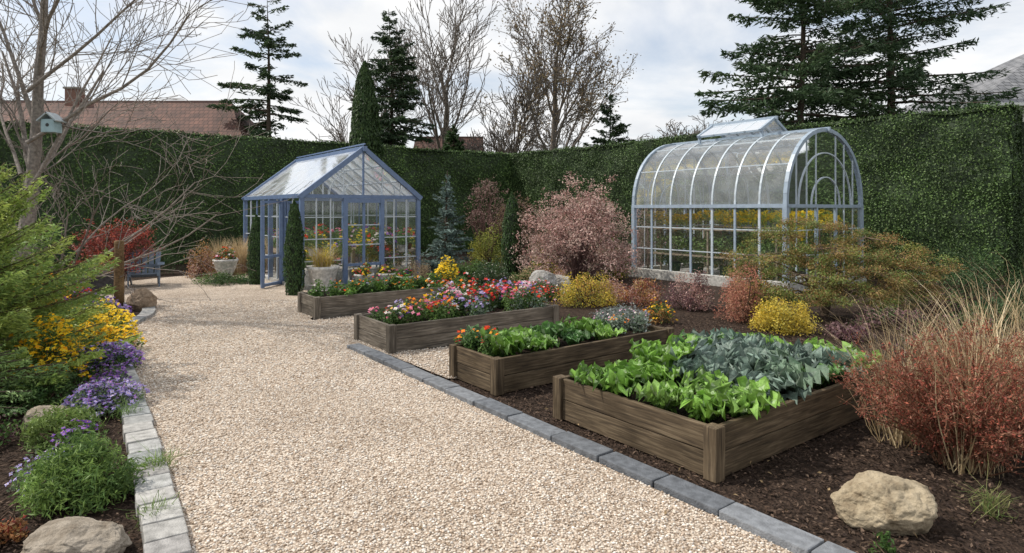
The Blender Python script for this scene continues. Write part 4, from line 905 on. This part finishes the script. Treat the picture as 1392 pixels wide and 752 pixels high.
for (px,Y,hs) in [(455,48,1.05),(430,52,.95),(640,50,1.05),(672,46,1.1),(700,52,1.2),(780,50,1.25),(880,50,1.1),(905,46,1.15),(930,48,1.3),(950,50,1.15),(150,50,1.2),(220,52,1.35),(250,48,1.1),(100,50,1.3),(30,48,1.4),(980,55,1.4),(1385,45,1.2),(-80,50,1.4),(1480,50,1.2),(660,54,1.1),(860,47,1.0)]:
    a=random.uniform(0,6.28);R=np.array([[math.cos(a),-math.sin(a),0],[math.sin(a),math.cos(a),0],[0,0,1]])*hs;o=np.array([(px-696)/850*Y,Y,0]);
    parts.append(tubes(A@R.T+o,B_@R.T+o,r0,r1,3,(.18,.16,.145)))
build('distant_bare_trees',parts,[M_bark])
conifer('thuja_tree',-3.1,34,6.3,1.5,.5,DKG,.3,8,60,.3,.4,.3,.9,.5)

# ---------------- houses ----------------
def house(name,x0,x1,y0,y1,ez,rz,hx0,hx1,wall,roofm,chim=None):
    e=empty(name,(0,0,0));ym=(y0+y1)/2
    build('walls',[box((x0,y0,-.1),(x1,y1,ez),wall)],[M_stone],e)
    o=.35;a=[(x0-o,y0-o,ez-.05),(x1+o,y0-o,ez-.05),(x1+o,y1+o,ez-.05),(x0-o,y1+o,ez-.05),(x0-o+hx0,ym,rz),(x1+o-hx1,ym,rz)]
    rp=[(np.array(a),[[0,1,5,4],[2,3,4,5]],(1,1,1),0,False),(np.array(a),[[1,2,5],[3,0,4]],(1,1,1),0,False)]
    build('roof',rp,[roofm],e)
    g=[beam((x0-o-.05,y0-o-.06,ez-.06),(x1+o+.05,y0-o-.06,ez-.06),.12,.14,(.7,.7,.68)),beam((x0-o-.06,y0-o,ez-.06),(x0-o-.06,y1+o,ez-.06),.12,.14,(.7,.7,.68)),
       beam(a[4],a[5],.18,.14,(.14,.075,.06) if roofm is M_tile else (.2,.2,.22))]
    build('gutters_and_ridge',g,[M_paint],e)
    W=[];n=int((x1-x0)/3)
    for i in range(n):
        cx=x0+(i+.5)*(x1-x0)/n
        for z in (1.0,3.6):
            if z+1.3<ez: W+= [box((cx-.55,y0-.04,z),(cx+.55,y0-.002,z+1.3),(.7,.7,.68)),box((cx-.47,y0-.06,z+.08),(cx+.47,y0-.042,z+1.22),(.05,.07,.09))]
    build('windows',W,[M_paint],e)
    if chim: build('chimney',[box((chim[0]-.4,ym-.4,rz-1),(chim[0]+.4,ym+.4,rz+chim[1]),(.2,.11,.085)),box((chim[0]-.48,ym-.48,rz+chim[1]),(chim[0]+.48,ym+.48,rz+chim[1]+.12),(.3,.28,.25))],[M_stone],e)
    return e
house('tiled_roof_house',-40,-15.8,37,46,4.9,8.9,3,3.2,(.45,.38,.3),M_tile,(-29,.8))
house('brick_house',-7.2,-2.6,46,52,4.8,7.4,0,0,(.3,.16,.11),M_tile,(-5,.6))
house('slate_roof_house',22.3,42,30,41,6.8,11.2,8.5,5,(.6,.58,.54),M_slate)
